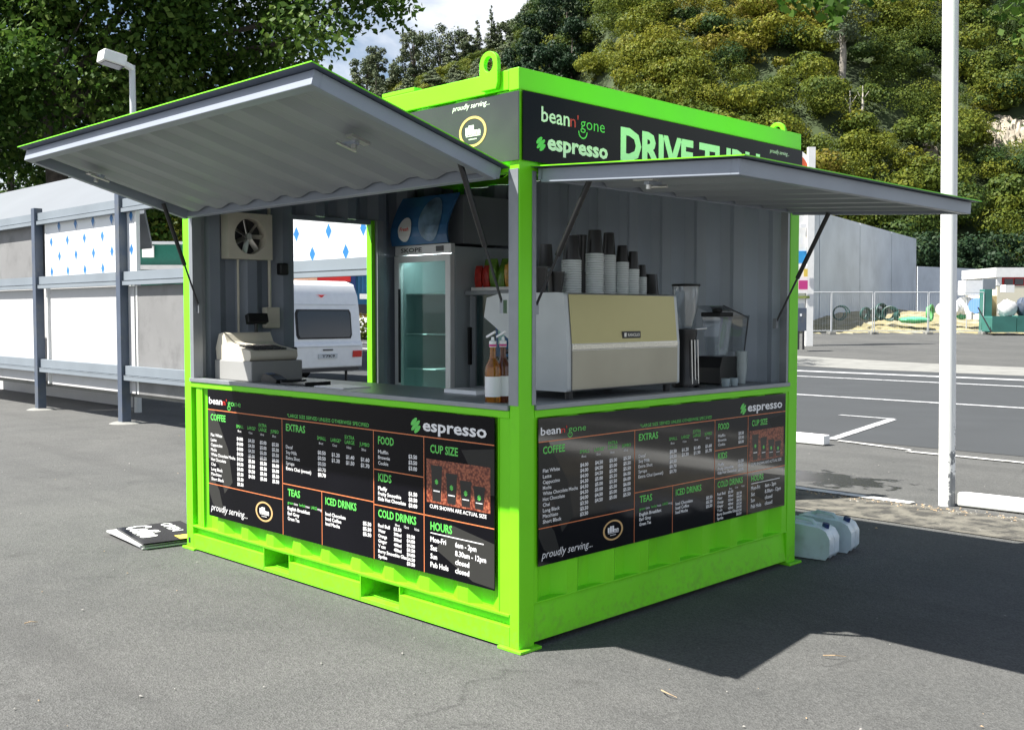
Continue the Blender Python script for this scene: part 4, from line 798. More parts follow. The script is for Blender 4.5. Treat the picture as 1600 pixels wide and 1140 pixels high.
for y_ in (.70, 1.05):
    mb = MB(); mb.cyl((-.60, y_, 1.33), (-.60, y_, 1.42), .034); mb.cyl((-.62, y_, 1.34), (-.80, y_, 1.31), .013); mb.build('group_head', [M['black']], t)

# paper cups and lids in stacks on the machine
CH = {}
def cup_proto(r, h):      # upside-down cup: pale rolled rim below, black body above
    mb = MB(); P = [(0, .0005), (r * .9, .0005), (r * 1.0, 0), (r * 1.05, .003), (r * 1.05, .0085), (r * .985, .0115)]; mb.lathe(P + [(0, .0118)], (0, 0, 0), 22, 0)
    mb.lathe([(0, .0120), (r * .97, .0120), (r * .74, h), (r * .70, h + .001), (r * .69, h - .004), (0, h - .004)], (0, 0, 0), 22, 1); return mb
def dup(o, loc, label=None):
    c = o.copy(); COL.objects.link(c); c.location = loc
    if label: c['label'] = label
    return c
stacks = [  # px centre, x, radius, rims-top z, black-top z, name
    (893, -.40, .050, 1.795, 1.93, 'widest stack at the machine end'), (929, -.36, .046, 1.832, 1.965, 'tall second stack from the left'),
    (951, -.40, .038, 1.830, 1.960, 'tall slim third stack'), (972, -.36, .036, 1.795, 1.895, 'fourth stack from the left'),
    (989, -.33, .033, 1.758, 1.865, 'fifth stack right of centre'), (1003, -.38, .027, 1.722, 1.80, 'shortest rightmost stack')]
for px, x, r, zc, zl, nm in stacks:
    y = pla(px, 440, 0, x).y; z = zt + .001; n_ = max(3, round((zc - zt) / .0125)); h = zl - zc
    ORD = 'lowest second third fourth fifth sixth seventh eighth ninth tenth eleventh twelfth thirteenth fourteenth fifteenth sixteenth seventeenth eighteenth nineteenth'.split(); lab = 'lowest white rimmed black cup in the ' + nm; o = cup_proto(r, h).build('paper_cup', [M['cup'], M['lid']], smooth=True); tag(o, lab, 'paper cup', 'upturned paper cups, ' + nm); o.location = (x, y, z)
    for k in range(1, n_): dup(o, (x, y, z + k * .0125), ('topmost' if k == n_ - 1 else ORD[k] + ' from bottom') + ', rimmed cup in the ' + nm)
def black_cup(px, x, r, z, h, lab, up=True):
    y = pla(px, 440, 0, x).y; mb = MB(); P = [(0, 0), (r * 1.04, 0), (r * 1.04, .006), (r, .01), (r * .78, h), (0, h)] if not up else [(0, 0), (r * .75, 0), (r, h - .008), (r * 1.05, h - .007), (r * 1.05, h), (0, h)]
    mb.lathe(P, (x, y, z), 24); tag(mb.build('black_cup', M['lid'], smooth=True, origin=(x, y, z)), lab, 'paper cup')
black_cup(1017, -.36, .043, zt + .001, .115, 'upturned black cup alone at the right end of the machine top', False)
black_cup(842, -.40, .045, zt + .001, .13, 'black cup behind the strut at the left edge of the machine top'); black_cup(868, -.42, .045, zt + .001, .11, 'black cup beside the widest white stack')
black_cup(853, -.44, .038, zt + .131, .12, 'black cup standing high behind the thin strut', False); black_cup(905, -.52, .042, zt + .12, .20, 'tall black cup column behind the widest white stack')
mb = MB(); mb.box((-.62, pla(905, 440, 0, -.52).y - .06, zt + .001), (-.47, pla(905, 440, 0, -.52).y + .06, zt + .12)); tag(mb.build('cup_carton', M['dark'], bevel=.005, origin=(-.54, 0.8, zt)), 'dark carton hidden behind the widest white cup stack', 'carton')

# coffee grinder
gy = pla(1072, 440, 0, -.30).y; gx = -.30
t = thing('coffee_grinder', 'black coffee grinder with clear bean hopper right of the espresso machine', 'coffee grinder', (gx, gy, CT))
mb = MB(); mb.lathe([(0, 0), (.075, 0), (.078, .03), (.062, .07), (.058, .26), (.066, .30), (.066, .33), (0, .335)], (gx, gy, CT), 28); mb.build('body', M['black'], t, smooth=True)
mb = MB(); mb.lathe([(.030, .336), (.034, .336), (.066, .44), (.078, .54), (.079, .575), (.076, .575), (.074, .54), (.062, .44), (.030, .345)], (gx, gy, CT), 28); mb.build('hopper', M['plastic'], t, smooth=True)
mb = MB(); mb.lathe([(0, .576), (.081, .576), (.083, .582), (.080, .588), (0, .592)], (gx, gy, CT), 28); mb.build('hopper_lid', M['black'], t, smooth=True)
mb = MB(); mb.cyl((gx + .05, gy + .02, CT + .33), (gx + .06, gy + .12, CT + .335), .006); mb.build('lever', M['steel'], t)
for k in range(3):
    mb = MB(); a = gy - .03 + k * .03; mb.cyl((gx + .07, a, CT + .02), (gx + .062, a, CT + .27), .0045); mb.build('trim_bar', M['steel'], t)
mb = MB(); mb.cyl((gx + .09, gy + .02, CT), (gx + .09, gy + .02, CT + .012), .03); tag(mb.build('tamper_lid', M['black'], origin=(gx + .09, gy + .02, CT)), 'small black disc lying in front of the grinder', 'lid')
# blender
by = pla(1120, 540, 0, -.32).y; bx = -.32
t = thing('blender', 'bar blender with black base and clear square jug on the counter', 'blender', (bx, by, CT))
mb = MB(); mb.prism([(-.10, 0), (.10, 0), (.10, .10), (.075, .165), (-.075, .165), (-.10, .10)], (bx - .09, by, CT), (0, 1, 0), (0, 0, 1), (.18, 0, 0)); mb.build('base', M['black'], t, bevel=.01)
mb = MB(); zz = CT + .166
a = [(-.05, 0), (.05, 0), (.068, .24), (-.068, .24)]
for s_, q in ((1, 1), (-1, 1)):
    pass
def jug(mb, cx, cy, z0, r0, r1, h, th=.004):
    V = []
    for (r, z) in ((r0, z0), (r1, z0 + h), (r1 - th, z0 + h), (r0 - th, z0 + th)):
        for sx, sy in ((-1, -1), (1, -1), (1, 1), (-1, 1)): V.append((cx + sx * r, cy + sy * r, z))
    F = [(k * 4 + i, k * 4 + (i + 1) % 4, k * 4 + 4 + (i + 1) % 4, k * 4 + 4 + i) for k in range(3) for i in range(4)] + [(3, 2, 1, 0), (12, 13, 14, 15)]
    mb.add(V, F)
jug(mb, bx, by, zz, .045, .066, .235); mb.build('jug', M['plastic'], t, bevel=.006)
mb = MB(); mb.box((bx - .07, by - .07, zz + .236), (bx + .07, by + .07, zz + .262)); mb.cyl((bx, by, zz + .262), (bx, by, zz + .285), .03); mb.build('jug_lid', M['rubber'], t, bevel=.006)
mb = MB(); mb.tube([(bx, by + .064, zz + .21), (bx, by + .115, zz + .19), (bx, by + .11, zz + .08), (bx, by + .056, zz + .06)], .009); mb.build('handle', M['plastic'], t, smooth=True)
# clear sound cover tipped open behind the jug
t2 = thing('sound_cover', 'clear plastic blender hood tipped open above the blender jug', 'cover', (bx, by + .05, CT + .3))
mb = MB(); th = .0025
mb.obox((bx - .02, by + .08, CT + .43), (.10, 0, 0), (0, .135, -.035), (0, .0006, th)); mb.obox((bx - .02, by + .205, CT + .30), (.10, 0, 0), (0, -.028, -.11), (0, th, -.0006)); mb.build('hood', M['plastic'], t2)
mb = MB(); mb.tube([(bx + .08, by - .055, CT + .467), (bx + .08, by + .215, CT + .397), (bx + .08, by + .175, CT + .19), (bx + .08, by + .13, CT + .19)], .004, 6); mb.build('hood_edge', M['dark'], t2)
# clear plastic cups
cy_ = pla(1158, 580, 0, -.22).y; cx_ = -.22
mb = MB(); mb.lathe([(.026, 0), (.036, .09), (.038, .092), (.037, .094), (.034, .09), (.025, .003)], (0, 0, 0), 20)
o = mb.build('clear_cup', M['cup2'] if 'cup2' in M else mat('frosted_cup', (.70, .78, .78), .3, trans=.5), smooth=True); o.location = (cx_, cy_, CT); tag(o, 'clear plastic cup in the upright stack near the far post', 'plastic cup', 'stacked clear cups near the far post')
o['label'] = 'lowest clear plastic cup of the nested stack near the far post'
for k in range(1, 9): dup(o, (cx_, cy_, CT + k * .0125), ('topmost' if k == 8 else ORD[k] + ' from bottom') + ', clear plastic cup in the stack near the far post')
for k, (px, lab) in enumerate(((1134, 'small clear tub left of the stacked clear cups'), (1147, 'small clear tub touching the stacked clear cups'))):
    y = pla(px, 590, 0, -.15).y; mb = MB(); mb.lathe([(0, 0), (.022, 0), (.026, .045), (.022, .046), (0, .044)], (-.15, y, CT), 18); tag(mb.build('small_cup', mat('frosted_tub', (.55, .65, .68), .3, trans=.4), smooth=True, origin=(-.15, y, CT)), lab, 'plastic cup')

# ------------------------------------------------------------------ beside the kiosk: jerrycans, pile of signs, grit
def jerry(cx, cy, rot, lab):
    t = thing('water_container', lab, 'jerrycan', (cx, cy, 0), None)
    c, s_ = math.cos(rot), math.sin(rot); U = Vector((c, s_, 0)); V = Vector((-s_, c, 0)); Z = Vector((0, 0, 1)); O = Vector((cx, cy, .006))
    mb = MB(); out = [(-.17, 0), (.17, 0), (.195, .035), (.195, .13), (.17, .175), (.13, .195), (-.11, .215), (-.17, .20), (-.195, .15), (-.195, .035)]
    mb.prism(out, O - V * .085, U, Z, V * .17); b = mb.build('body', M['jug'], t, bevel=.034, seg=5, smooth=True)
    for e in b.data.edges: e.use_edge_sharp = False
    ws = b.modifiers.new('weighted', 'WEIGHTED_NORMAL'); ws.keep_sharp = False
    mb = MB(); mb.prism([(q[0] * 1.006, q[1] * 1.0 + .0) for q in out], O - V * .004 + Z * .0005, U, Z, V * .008); mb.build('mould_seam', M['jug'], t, bevel=.002)
    mb = MB(); mb.tube([O + U * .08 + Z * .195, O + U * .05 + Z * .222, O - U * .05 + Z * .23, O - U * .09 + Z * .205], .013); mb.build('handle', M['jug'], t, smooth=True)
    mb = MB(); mb.cyl(O + U * .135 + Z * .18, O + U * .143 + Z * .215, .022, n=18); mb.build('cap', M['cap'], t, bevel=.003)
    return t
j1 = jerry(-.06, 2.63, R(8), 'nearer pale blue plastic water container with navy cap behind the far post')
j2 = jerry(-.06, 2.90, R(10), 'farther pale blue water container, partly hidden by the nearer one')
t = thing('sign_pile', 'small pile of flat black signboards with white lettering on the ground left of the kiosk', 'signboards', (-3.45, 0, 0))
for k, (dx, dy, rz, z) in enumerate(((0, .02, 0, .004), (-.03, 0, .05, .018), (.02, .03, -.03, .032))):
    c, s_ = math.cos(rz + R(-8)), math.sin(rz + R(-8)); U = Vector((c, s_, 0)); V = Vector((-s_, c, 0)); O = Vector((-3.42 + dx, 0 + dy, z))
    mb = MB(); mb.obox(O + Vector((0, 0, .006)), U * .31, V * .22, (0, 0, .005)); bd = mb.build('signboard', mat('signboard_edge', (.55, .55, .55), .5) if k < 2 else M['board'], t)
    if k == 2:
        mb = MB(); mb.obox(O + Vector((0, 0, .0115)), U * .309, V * .219, (0, 0, .0005)); f_ = lambda u, v: O + U * u + V * v + Vector((0, 0, .0128))
        mb = MB(); put_text(mb, 'Coffee', -.29, -.17, .15, .42, f_, .04); put_text(mb, 'OPEN', -.27, .06, .07, .30, f_, .03); mb.build('board_lettering', M['white'], bd)
        mb = MB(); rect(mb, .17, .02, .30, .20, f_); mb.build('yellow_patch', M['yellow'], bd)
# grit and leaf litter
rnd = random.Random(11); mb = MB()
def chip(x, y, s, mi):
    a = rnd.uniform(0, 6.3); c, s_ = math.cos(a) * s, math.sin(a) * s; z = terr(x, y) + .006
    mb.add([(x - c, y - s_, z), (x + s_ * .6, y - c * .6, z + s * .25), (x + c, y + s_, z), (x - s_ * .6, y + c * .6, z + s * .1), (x, y, z + s * .6)], [(0, 1, 4), (1, 2, 4), (2, 3, 4), (3, 0, 4)], mi)
for k in range(420):
    x = rnd.uniform(-9, 3.4); y = rnd.uniform(-4, 7)
    if -3.1 < x < .05 and -.05 < y < 2.5: continue
    chip(x, y, rnd.uniform(.003, .010) * (1 + (rnd.random() < .06) * .9), rnd.choice((0, 0, 1)))
for k in range(700):
    x = rnd.uniform(-2.5, 4); y = 4.78 + rnd.gauss(0, .07) + .02 * x; chip(x, y, rnd.uniform(.004, .016), rnd.choice((1, 1, 0)))
tag(mb.build('ground_litter', [M['stone'], M['sand']]), 'scattered grit and dead leaves on the asphalt', 'litter', kind='stuff')
for (x, y, a, ln) in ((1.0, .9, .3, .10), (.75, .05, -.6, .09), (-2.0, -1.4, .9, .06)):
    mb = MB(); mb.tube([(x, y, .012), (x + ln * .5 * math.cos(a), y + ln * .5 * math.sin(a), .020), (x + ln * math.cos(a + .4), y + ln * math.sin(a + .4), .010)], [.003, .0025, .0012], 5)
    tag(mb.build('twig', M['sand'], origin=(x, y, .01)), {1.0: 'pale dry twig lying in the shade of the hatch', .75: 'short twig on sunlit asphalt by the near corner post', -2.0: 'tiny dark twig on the asphalt in front of the menu board'}[x], 'twig')

# ------------------------------------------------------------------ hoarding at the left
t = thing('steel_hoarding', 'long hoarding of grey steel posts and rails with white, grey and wrapped panels', 'hoarding', (-10, 3.2, 0))
HY = 3.2
for k in range(6):
    x = -16.58 + k * 2.93; mb = MB(); mb.box((x - .065, HY - .075, 0), (x + .065, HY + .055, 3.15)); mb.build('post', M['bluegrey'], t, bevel=.006)
    if k < 3: mb = MB(); mb.lathe([(0, 0), (.22, 0), (.16, .02), (0, .03)], (x, HY, .002), 14); mb.build('footing', M['path'], t)
for z0, z1 in ((2.89, 3.07), (1.90, 2.085), (.60, .80)):
    for k in range(6):
        a = -16.58 + (k - 1) * 2.93 + .067; b = a + 2.93 - .134; mb = MB(); zm = z0 + (z1 - z0) * .36
        mb.box((a, HY - .03, zm), (b, HY + .03, z1)); mb.box((a, HY - .055, zm - .005), (b, HY - .032, z0 + .06)); mb.box((a, HY - .05, z0), (b, HY + .03, zm - .006)); mb.build('rail', M['railgrey'], t, bevel=.004)
def panel(x0, x1, z0, z1, m, y=HY + .04):
    mb = MB(); mb.box((x0, y, z0), (x1, y + .03, z1)); mb.build('panel', m, t, origin=((x0 + x1) / 2, y, (z0 + z1) / 2))
panel(-19.4, -16.65, .43, 1.89, M['panelw']); panel(-16.5, -13.72, .43, 1.89, M['panelw']); panel(-13.58, -13.32, .43, 1.89, M['panelw'], HY + .10); panel(-13.30, -10.48, .42, 1.89, M['panelw']); panel(-10.42, -8.0, .42, 1.89, M['panelg']); panel(-7.95, -7.3, .42, 1.89, M['panelg'])
panel(-19.4, -13.45, 1.99, 2.93, M['panelg'], HY + .07); panel(-13.42, -10.45, 2.0, 3.0, M['wrap']); panel(-6.75, -2.0, 2.0, 3.0, M['wrap'])
for x in (-10.40, -13.44): 
    mb = MB(); mb.box((x - .02, HY + .035, .42), (x + .02, HY + .09, 2.95)); mb.build('batten', M['whitep'], t)
# low base course under the panels
mb = MB(); mb.box((-19.4, HY + .12, .36), (-7.4, HY + .20, .44)); mb.build('base_batten', M['path'], t)

# pale hipped-roof shed behind the hoarding
t = thing('pale_shed', 'low building with a pale grey hipped roof behind the hoarding', 'building', (-30, 10, 0))
mb = MB(); y0, y1, xr, xb = 4.1, 8.2, -11.9, -19.9; ez = 3.17; rz_ = 4.42; rx = -19.3
V = [(-62, y0, ez), (xr, y0, ez), (xb, y1, ez), (-62, y1, ez), (rx, 6.2, rz_), (-62, 6.2, rz_)]
mb.add(V + [(v[0], v[1], v[2] - .15) for v in V[:4]], [(0, 1, 4, 5), (1, 2, 4), (2, 3, 5, 4), (0, 6, 7, 1), (1, 7, 8, 2), (6, 9, 8, 7)]); mb.build('roof', M['roof'], t)
mb = MB(); mb.prism([(-61.6, y0 + .3), (xr - 1.1, y0 + .3), (xb - .5, y1 - .3), (-61.6, y1 - .3)], (0, 0, 0), (1, 0, 0), (0, 1, 0), (0, 0, ez - .16)); mb.build('wall', M['panelw'], t)

# floodlight pole
P = pxw(212, 420, 16); px_, py_ = P.x, P.y
t = thing('floodlight_pole', 'pale grey pole with a boxy white floodlight behind the hoarding', 'lamp post', (px_, py_, 0))
mb = MB(); mb.cyl((px_, py_, 0), (px_, py_, 5.25), .055, .045, 14); mb.build('pole', M['galv'], t, smooth=True)
tip = pxw(165, 108, 15.6); top = Vector((px_, py_, 5.2)); d = (tip - top); 
mb = MB(); U = Vector((d.x, d.y, 0)).normalized(); Vp = Vector((-U.y, U.x, 0)); hc = top + U * .30 + Vector((0, 0, .10))
mb.obox(hc, U * .17 + Vector((0, 0, .03)), Vp * .15, Vector((-U.x * .015, -U.y * .015, .085))); mb.obox(top + U * .08 + Vector((0, 0, .04)), U * .09 + Vector((0, 0, .035)), Vp * .05, (0, 0, .045)); lamp = mb.build('lamp_head', M['whitep'], t, bevel=.02)
mb = MB(); mb.obox(hc + Vector((0, 0, -.09)), U * .14 + Vector((0, 0, .025)), Vp * .12, Vector((-U.x * .002, -U.y * .002, .008))); mb.build('lens', M['glassd'], lamp)

# green building, blue and red shop, seen between the posts and through the doorway
def bldg(name, lab, pxa, pxb, ytop, d, depth, m, parts=None, base=0):
    a = pxw(pxa, ytop, d); b = pxw(pxb, ytop, d); t = thing(name, lab, 'building', ((a.x + b.x) / 2, (a.y + b.y) / 2, 0)); U = (b - a); U.z = 0; U.normalize(); Wv = Vector((FH[0], FH[1], 0)) * depth
    mb = MB(); z0 = terr(a.x, a.y) - .3; V = []
    for p in (a, b): V.append(Vector((p.x, p.y, z0)))
    V2 = [V[0], V[1], V[1] + Wv, V[0] + Wv]; V3 = [Vector((q.x, q.y, a.z)) for q in V2]
    mb.add(V2 + V3, [(0, 1, 5, 4), (1, 2, 6, 5), (2, 3, 7, 6), (3, 0, 4, 7), (4, 5, 6, 7)]); mb.build('wall', m, t)
    mb = MB(); q = [v + Vector((0, 0, .001)) for v in V3]; mb.prism([(0, 0), (1, 0), (1, 1), (0, 1)], V3[0] + Vector((0, 0, .0015)) - Wv * .02 - U * .1, (V3[1] - V3[0]) * 1.02, Wv * 1.04, (0, 0, .12)); mb.build('roof_edge', M['galv'], t)
    return t, a, b, U
def face_box(t, name, m, x0, y0, x1, y1, d, th=.12, **k):
    a = pxw(x0, y1, d); b = pxw(x1, y1, d); c = pxw(x0, y0, d); U = (b - a); mb = MB(); mb.prism([(0, 0), (1, 0), (1, 1), (0, 1)], a, U, Vector((0, 0, c.z - a.z)), Vector((FH[0], FH[1], 0)) * th); return mb.build(name, m, t, **k)
t, a, b, U = bldg('green_shop', 'dark green flat topped building seen left of the kiosk post', 60, 292, 382, 45, 10, M['dgreen'])
face_box(t, 'white_sign', M['whitep'], 222, 384, 240, 402, 44.85, .1)
bp = face_box(t, 'pale_canopy', M['whitep'], 150, 414, 288, 421, 43.5, 1.2)
t, a, b, U = bldg('blue_shop', 'blue ribbed shop building with a red and peach front seen through the doorway', 400, 640, 418, 52, 14, M['bluew'])
face_box(t, 'red_sign_band', M['redw'], 496, 420, 548, 440, 51.8, .15); face_box(t, 'peach_sign_band', M['peach'], 430, 424, 495.5, 442, 51.8, .15); face_box(t, 'navy_pillar', M['cap'], 549, 418, 556, 500, 51.8, .12); face_box(t, 'white_awning', M['whitep'], 562, 459, 600, 467, 50.5, 1.2)
for k in range(9):
    face_box(t, 'cladding_rib', M['bluew'], 560 + k * 6, 419, 561 + k * 6, 458, 51.9, .08)
# parked car glimpsed through the doorway
def small_car(px, d, rot, lab):
    g_ = pxw(px, 500, d); x, y = g_.x, g_.y; z = terr(x, y); t = thing('parked_car', lab, 'car', (x, y, z)); c, s_ = math.cos(rot), math.sin(rot); U = Vector((c, s_, 0)); V = Vector((-s_, c, 0)); O = Vector((x, y, z))
    mb = MB(); mb.prism([(-2, .3), (2, .3), (2.1, .6), (2.0, .85), (1.1, .95), (-1.7, .98), (-2.1, .8)], O - V * .85, U, (0, 0, 1), V * 1.7); mb.build('body', M['whiteg'], t, bevel=.08, seg=3)
    mb = MB(); mb.prism([(-1.6, .98), (1.05, .95), (.4, 1.42), (-1.1, 1.44)], O - V * .75, U, (0, 0, 1), V * 1.5); mb.build('cabin', M['glassd'], t, bevel=.06)
    for sx in (-1.3, 1.3):
        for sy in (-.86, .70):
            mb = MB(); mb.cyl(O + U * sx + V * sy + Vector((0, 0, .31)), O + U * sx + V * (sy + .16) + Vector((0, 0, .31)), .31, n=20); mb.build('wheel', M['rubber'], t)
small_car(590, 43, R(20), 'white parked car glimpsed between caravan and doorway edge')

# caravan ------------------------------------------------------------
cl = pxw(443, 575, 21.8); crr = pxw(565, 570, 23.3); cl.z = 0; crr.z = 0; U = (crr - cl).normalized(); V = Vector((-U.y, U.x, 0)); Wd = (crr - cl).length
if V.dot(Vector((FH[0], FH[1], 0))) < 0: V = -V
t = thing('caravan', 'white touring caravan with dark rear window parked beyond the doorway', 'caravan', (cl + crr) / 2)
mb = MB(); prof = [(0.0, .34), (-.02, .6), (-.04, .85), (.02, .90), (.09, 1.62), (.14, 1.9), (.28, 2.15), (.55, 2.23), (3.6, 2.23), (4.0, 2.0), (4.2, 1.2), (4.1, .34)]
mb.prism([(p[0], p[1]) for p in prof], cl, V, (0, 0, 1), U * Wd); mb.build('body', M['whiteg'], t, bevel=.09, seg=4, smooth=True)
def rp_(u, z, e=.02):  # point on the rear face
    for (ya, za), (yb, zb_) in zip(prof, prof[1:]):
        if za <= z <= zb_: q = ya + (yb - ya) * (z - za) / (zb_ - za); break
    return cl + U * (u * Wd) + V * (q - e) + Vector((0, 0, z))
def rquad(name, m, u0, z0, u1, z1, e=.02, n=8, rr=.04):
    mb = MB(); V_ = []
    for k in (0, 1):
        for i in range(n + 1):
            z = z0 + (z1 - z0) * i / n; ins = rr / Wd * (1 if i in (0, n) else 0); V_ += [rp_(u0 + ins, z, e * (1 - k) + -.02 * k), rp_(u1 - ins, z, e * (1 - k) - .02 * k)]
    q = 2 * (n + 1); F = [(2 * i, 2 * i + 1, 2 * i + 3, 2 * i + 2) for i in range(n)] + [(2 * i, 2 * i + 2, q + 2 * i + 2, q + 2 * i) for i in range(n)] + [(2 * i + 1, q + 2 * i + 1, q + 2 * i + 3, 2 * i + 3) for i in range(n)] + [(0, q, q + 1, 1), (2 * n, 2 * n + 1, q + 2 * n + 1, q + 2 * n)]
    mb.add(V_, F); return mb.build(name, m, t)
rw = rquad('rear_window', M['rubber'], .17, .97, .88, 1.60, .018); rquad('window_pane', M['glassd'], .19, 1.0, .86, 1.57, .03)
rquad('crease_line', M['galv'], .06, 1.70, .97, 1.712, .012, 2, 0); rquad('belt_line', M['galv'], .04, .80, .97, .812, .016, 2, 0)
rquad('tail_light', M['redl'] if 'redl' in M else mat('tail_light_red', (.6, .03, .02), .2), .87, .56, .985, .70, .03, 2, 0); rquad('number_plate', mat('plate', (.55, .58, .6), .4), .42, .55, .66, .65, .03, 2, 0); rquad('handle', M['dark'], .48, .72, .60, .745, .03, 2, 0)
lg = MB(); lg.add([rp_(.52, 1.90, .02), rp_(.48, 1.908, .02), rp_(.44, 1.915, .02), rp_(.52, 1.912, .02), rp_(.60, 1.915, .02), rp_(.56, 1.908, .02), rp_(.528, 1.86, .02), rp_(.512, 1.86, .02)], [(0, 1, 2, 3), (0, 3, 4, 5), (7, 6, 5, 0), (1, 0, 7)]); lg.build('wing_emblem', M['red'], t)
pt = MB(); put_text(pt, 'T7K9', 0, 0, .05, .34, lambda u, v: rp_(.46 + u / Wd, .575 + v, .034), .03); pt.build('plate_lettering', M['dark'], t)
for sy in (.0, 1):
    mb = MB(); c0 = cl + V * 2.0 + U * (.12 if sy == 0 else Wd - .30) + Vector((0, 0, .31)); mb.cyl(c0, c0 + U * .18, .31, n=22); mb.build('wheel', M['rubber'], t)
mb = MB(); mb.obox((cl + crr) / 2 + V * .12 + Vector((0, 0, .30)), U * (Wd / 2 - .05), V * .08, (0, 0, .04)); mb.build('bumper', M['dark'], t)
mb = MB(); c0 = cl + U * (Wd - .2) + V * .3; mb.cyl(c0, c0 + Vector((0, 0, .42)), .03); mb.build('corner_steady', M['dark'], t)

# pylon sign and utility box ------------------------------------------------------------
P = pxw(1262, 540, 39); gx_, gy_ = P.x, P.y; gz = terr(gx_, gy_)
t = thing('pylon_sign', 'tall white service sign with rounded red top and coloured panels behind the kiosk', 'sign', (gx_, gy_, gz))
def sgn(name, m, x0, y0, x1, y1, d=38.9, th=.1, par=None): return face_box(par or t, name, m, x0, y0, x1, y1, d, th)
sgn('post', M['whitep'], 1259, 232, 1270, 545, 39, .2)
sgn('backing', M['whitep'], 1228, 262, 1258.5, 474, 39, .2)
mb = MB(); c0 = pxw(1228, 272, 38.8); Rr = 1.02; n = 24; ang = [R(90 - 90 * i / n) for i in range(n + 1)]; Ux = Vector((RH[0], RH[1], 0)); Z = Vector((0, 0, 1)); Fv = Vector((FH[0], FH[1], 0)) * .2
mb.prism([(Rr * math.cos(a) * (1 if a >= 0 else 1), Rr * math.sin(a)) for a in [R(180 - 180 * i / 40) for i in range(41)]], c0, Ux, Z, Fv); mb.build('rounded_top', M['whitep'], t)
mb = MB(); mb.prism([(.86 * math.cos(a), .86 * math.sin(a)) for a in [R(178 - 176 * i / 40) for i in range(41)]], c0 - Fv * .1, Ux, Z, Fv * .08); rt = mb.build('red_face', mat('sign_red_orange', (.55, .09, .03), .5), t)
mb = MB()
for q_ in range(5): rect(mb, .02 + q_ * .15, .06, .10 + q_ * .15, .26, lambda u, v: c0 - Fv * .12 + Ux * u + Z * v)
mb.build('top_lettering', M['white'], rt)
pn = sgn('blue_panel', M['cap'], 1229, 343, 1265, 363); sgn('arrow_block', M['white'], 1250, 350, 1262, 356, 38.8, .02, pn)
pn = sgn('yellow_panel', M['yellow'], 1229, 368, 1265, 386); sgn('white_block', M['white'], 1248, 371, 1254, 382, 38.8, .02, pn)
sgn('sky_blue_panel', M['sblue'], 1229, 392, 1264, 411); pn = sgn('white_panel', M['white'], 1229, 416, 1264, 458); sgn('magenta_patch', M['pink'], 1248, 438, 1262, 452, 38.8, .02, pn); sgn('yellow_patch', M['yellow'], 1256, 420, 1262, 432, 38.8, .02, pn)
sgn('green_strip', mat('olive_strip', (.25, .30, .08), .5), 1229, 462, 1265, 466)
P = pxw(1254, 540, 36); t = thing('utility_cabinet', 'small dark utility cabinet on legs in front of the pylon sign', 'cabinet', (P.x, P.y, terr(P.x, P.y)))
face_box(t, 'cabinet', M['bluegrey'], 1244, 481, 1260, 517, 36, .35); face_box(t, 'label_plate', M['white'], 1250, 490, 1253, 494, 35.97, .02); face_box(t, 'leg', M['dark'], 1246, 517, 1249, 546, 36, .06); face_box(t, 'leg', M['dark'], 1254, 517, 1257, 546, 36, .06)

# concrete wall, fence, yard
def upwall(name, lab, A, B, th, m, joints=()):
    """A,B = (px, ybase, ytop, depth)"""
    a0 = pxw(A[0], A[1], A[3]); a1 = pxw(A[0], A[2], A[3]); b0 = pxw(B[0], B[1], B[3]); b1 = pxw(B[0], B[2], B[3]); a0.z -= 1.5; b0.z -= 1.5
    t = thing(name, lab, 'wall', (a0 + b0) / 2); d = (b0 - a0); n = Vector((d.y, -d.x, 0)).normalized(); 
    if n.dot(Vector((FH[0], FH[1], 0))) < 0: n = -n
    cuts = [0] + list(joints) + [1]
    for u, v in zip(cuts, cuts[1:]):
        L_ = lambda q, s_: q; g = .055 / d.length
        p = [a0.lerp(b0, u + g), a0.lerp(b0, v - g), a1.lerp(b1, v - g), a1.lerp(b1, u + g)]; mb = MB()
        mb.add(p + [q + n * th for q in p], [(0, 1, 2, 3), (7, 6, 5, 4), (0, 4, 5, 1), (1, 5, 6, 2), (2, 6, 7, 3), (3, 7, 4, 0)]); mb.build('wall_panel', m, t)
    p = [a0 + n * .06, b0 + n * .06, b1 + n * .06, a1 + n * .06]; mb = MB(); mb.add(p + [q + n * .1 for q in p], [(0, 1, 2, 3), (7, 6, 5, 4), (0, 4, 5, 1), (1, 5, 6, 2), (2, 6, 7, 3), (3, 7, 4, 0)]); mb.build('joint_backing', M['conjoint'], t)
    return t
upwall('concrete_wall', 'tall grey precast concrete wall beyond the wire fence', (1180, 506, 303, 47), (1432, 490, 373, 73), .25, M['concrete'], (.30, .545, .78))
upwall('concrete_wall', 'lower grey concrete wall right of the tall precast wall', (1433, 492, 416, 74), (1528, 490, 420, 76), .25, M['concrete'], (.5,))
mb = MB(); a = pxw(1240, 515, 46.5); b = pxw(1640, 515, 46.5); V_ = []
n = 40; rnd = random.Random(5)
for j in range(8):
    for i in range(n + 1):
        q = a.lerp(b, i / n) + Vector((FH[0], FH[1], 0)) * (j * 3.6); z = terr(q.x, q.y) - .15 + (min(j, 3) * .22 + (rnd.random() * .12)); V_.append((q.x, q.y, z))
mb.add(V_, [(j * (n + 1) + i, j * (n + 1) + i + 1, (j + 1) * (n + 1) + i + 1, (j + 1) * (n + 1) + i) for j in range(7) for i in range(n)]); struct(mb.build('grass_bank', M['drygrass'], smooth=True))
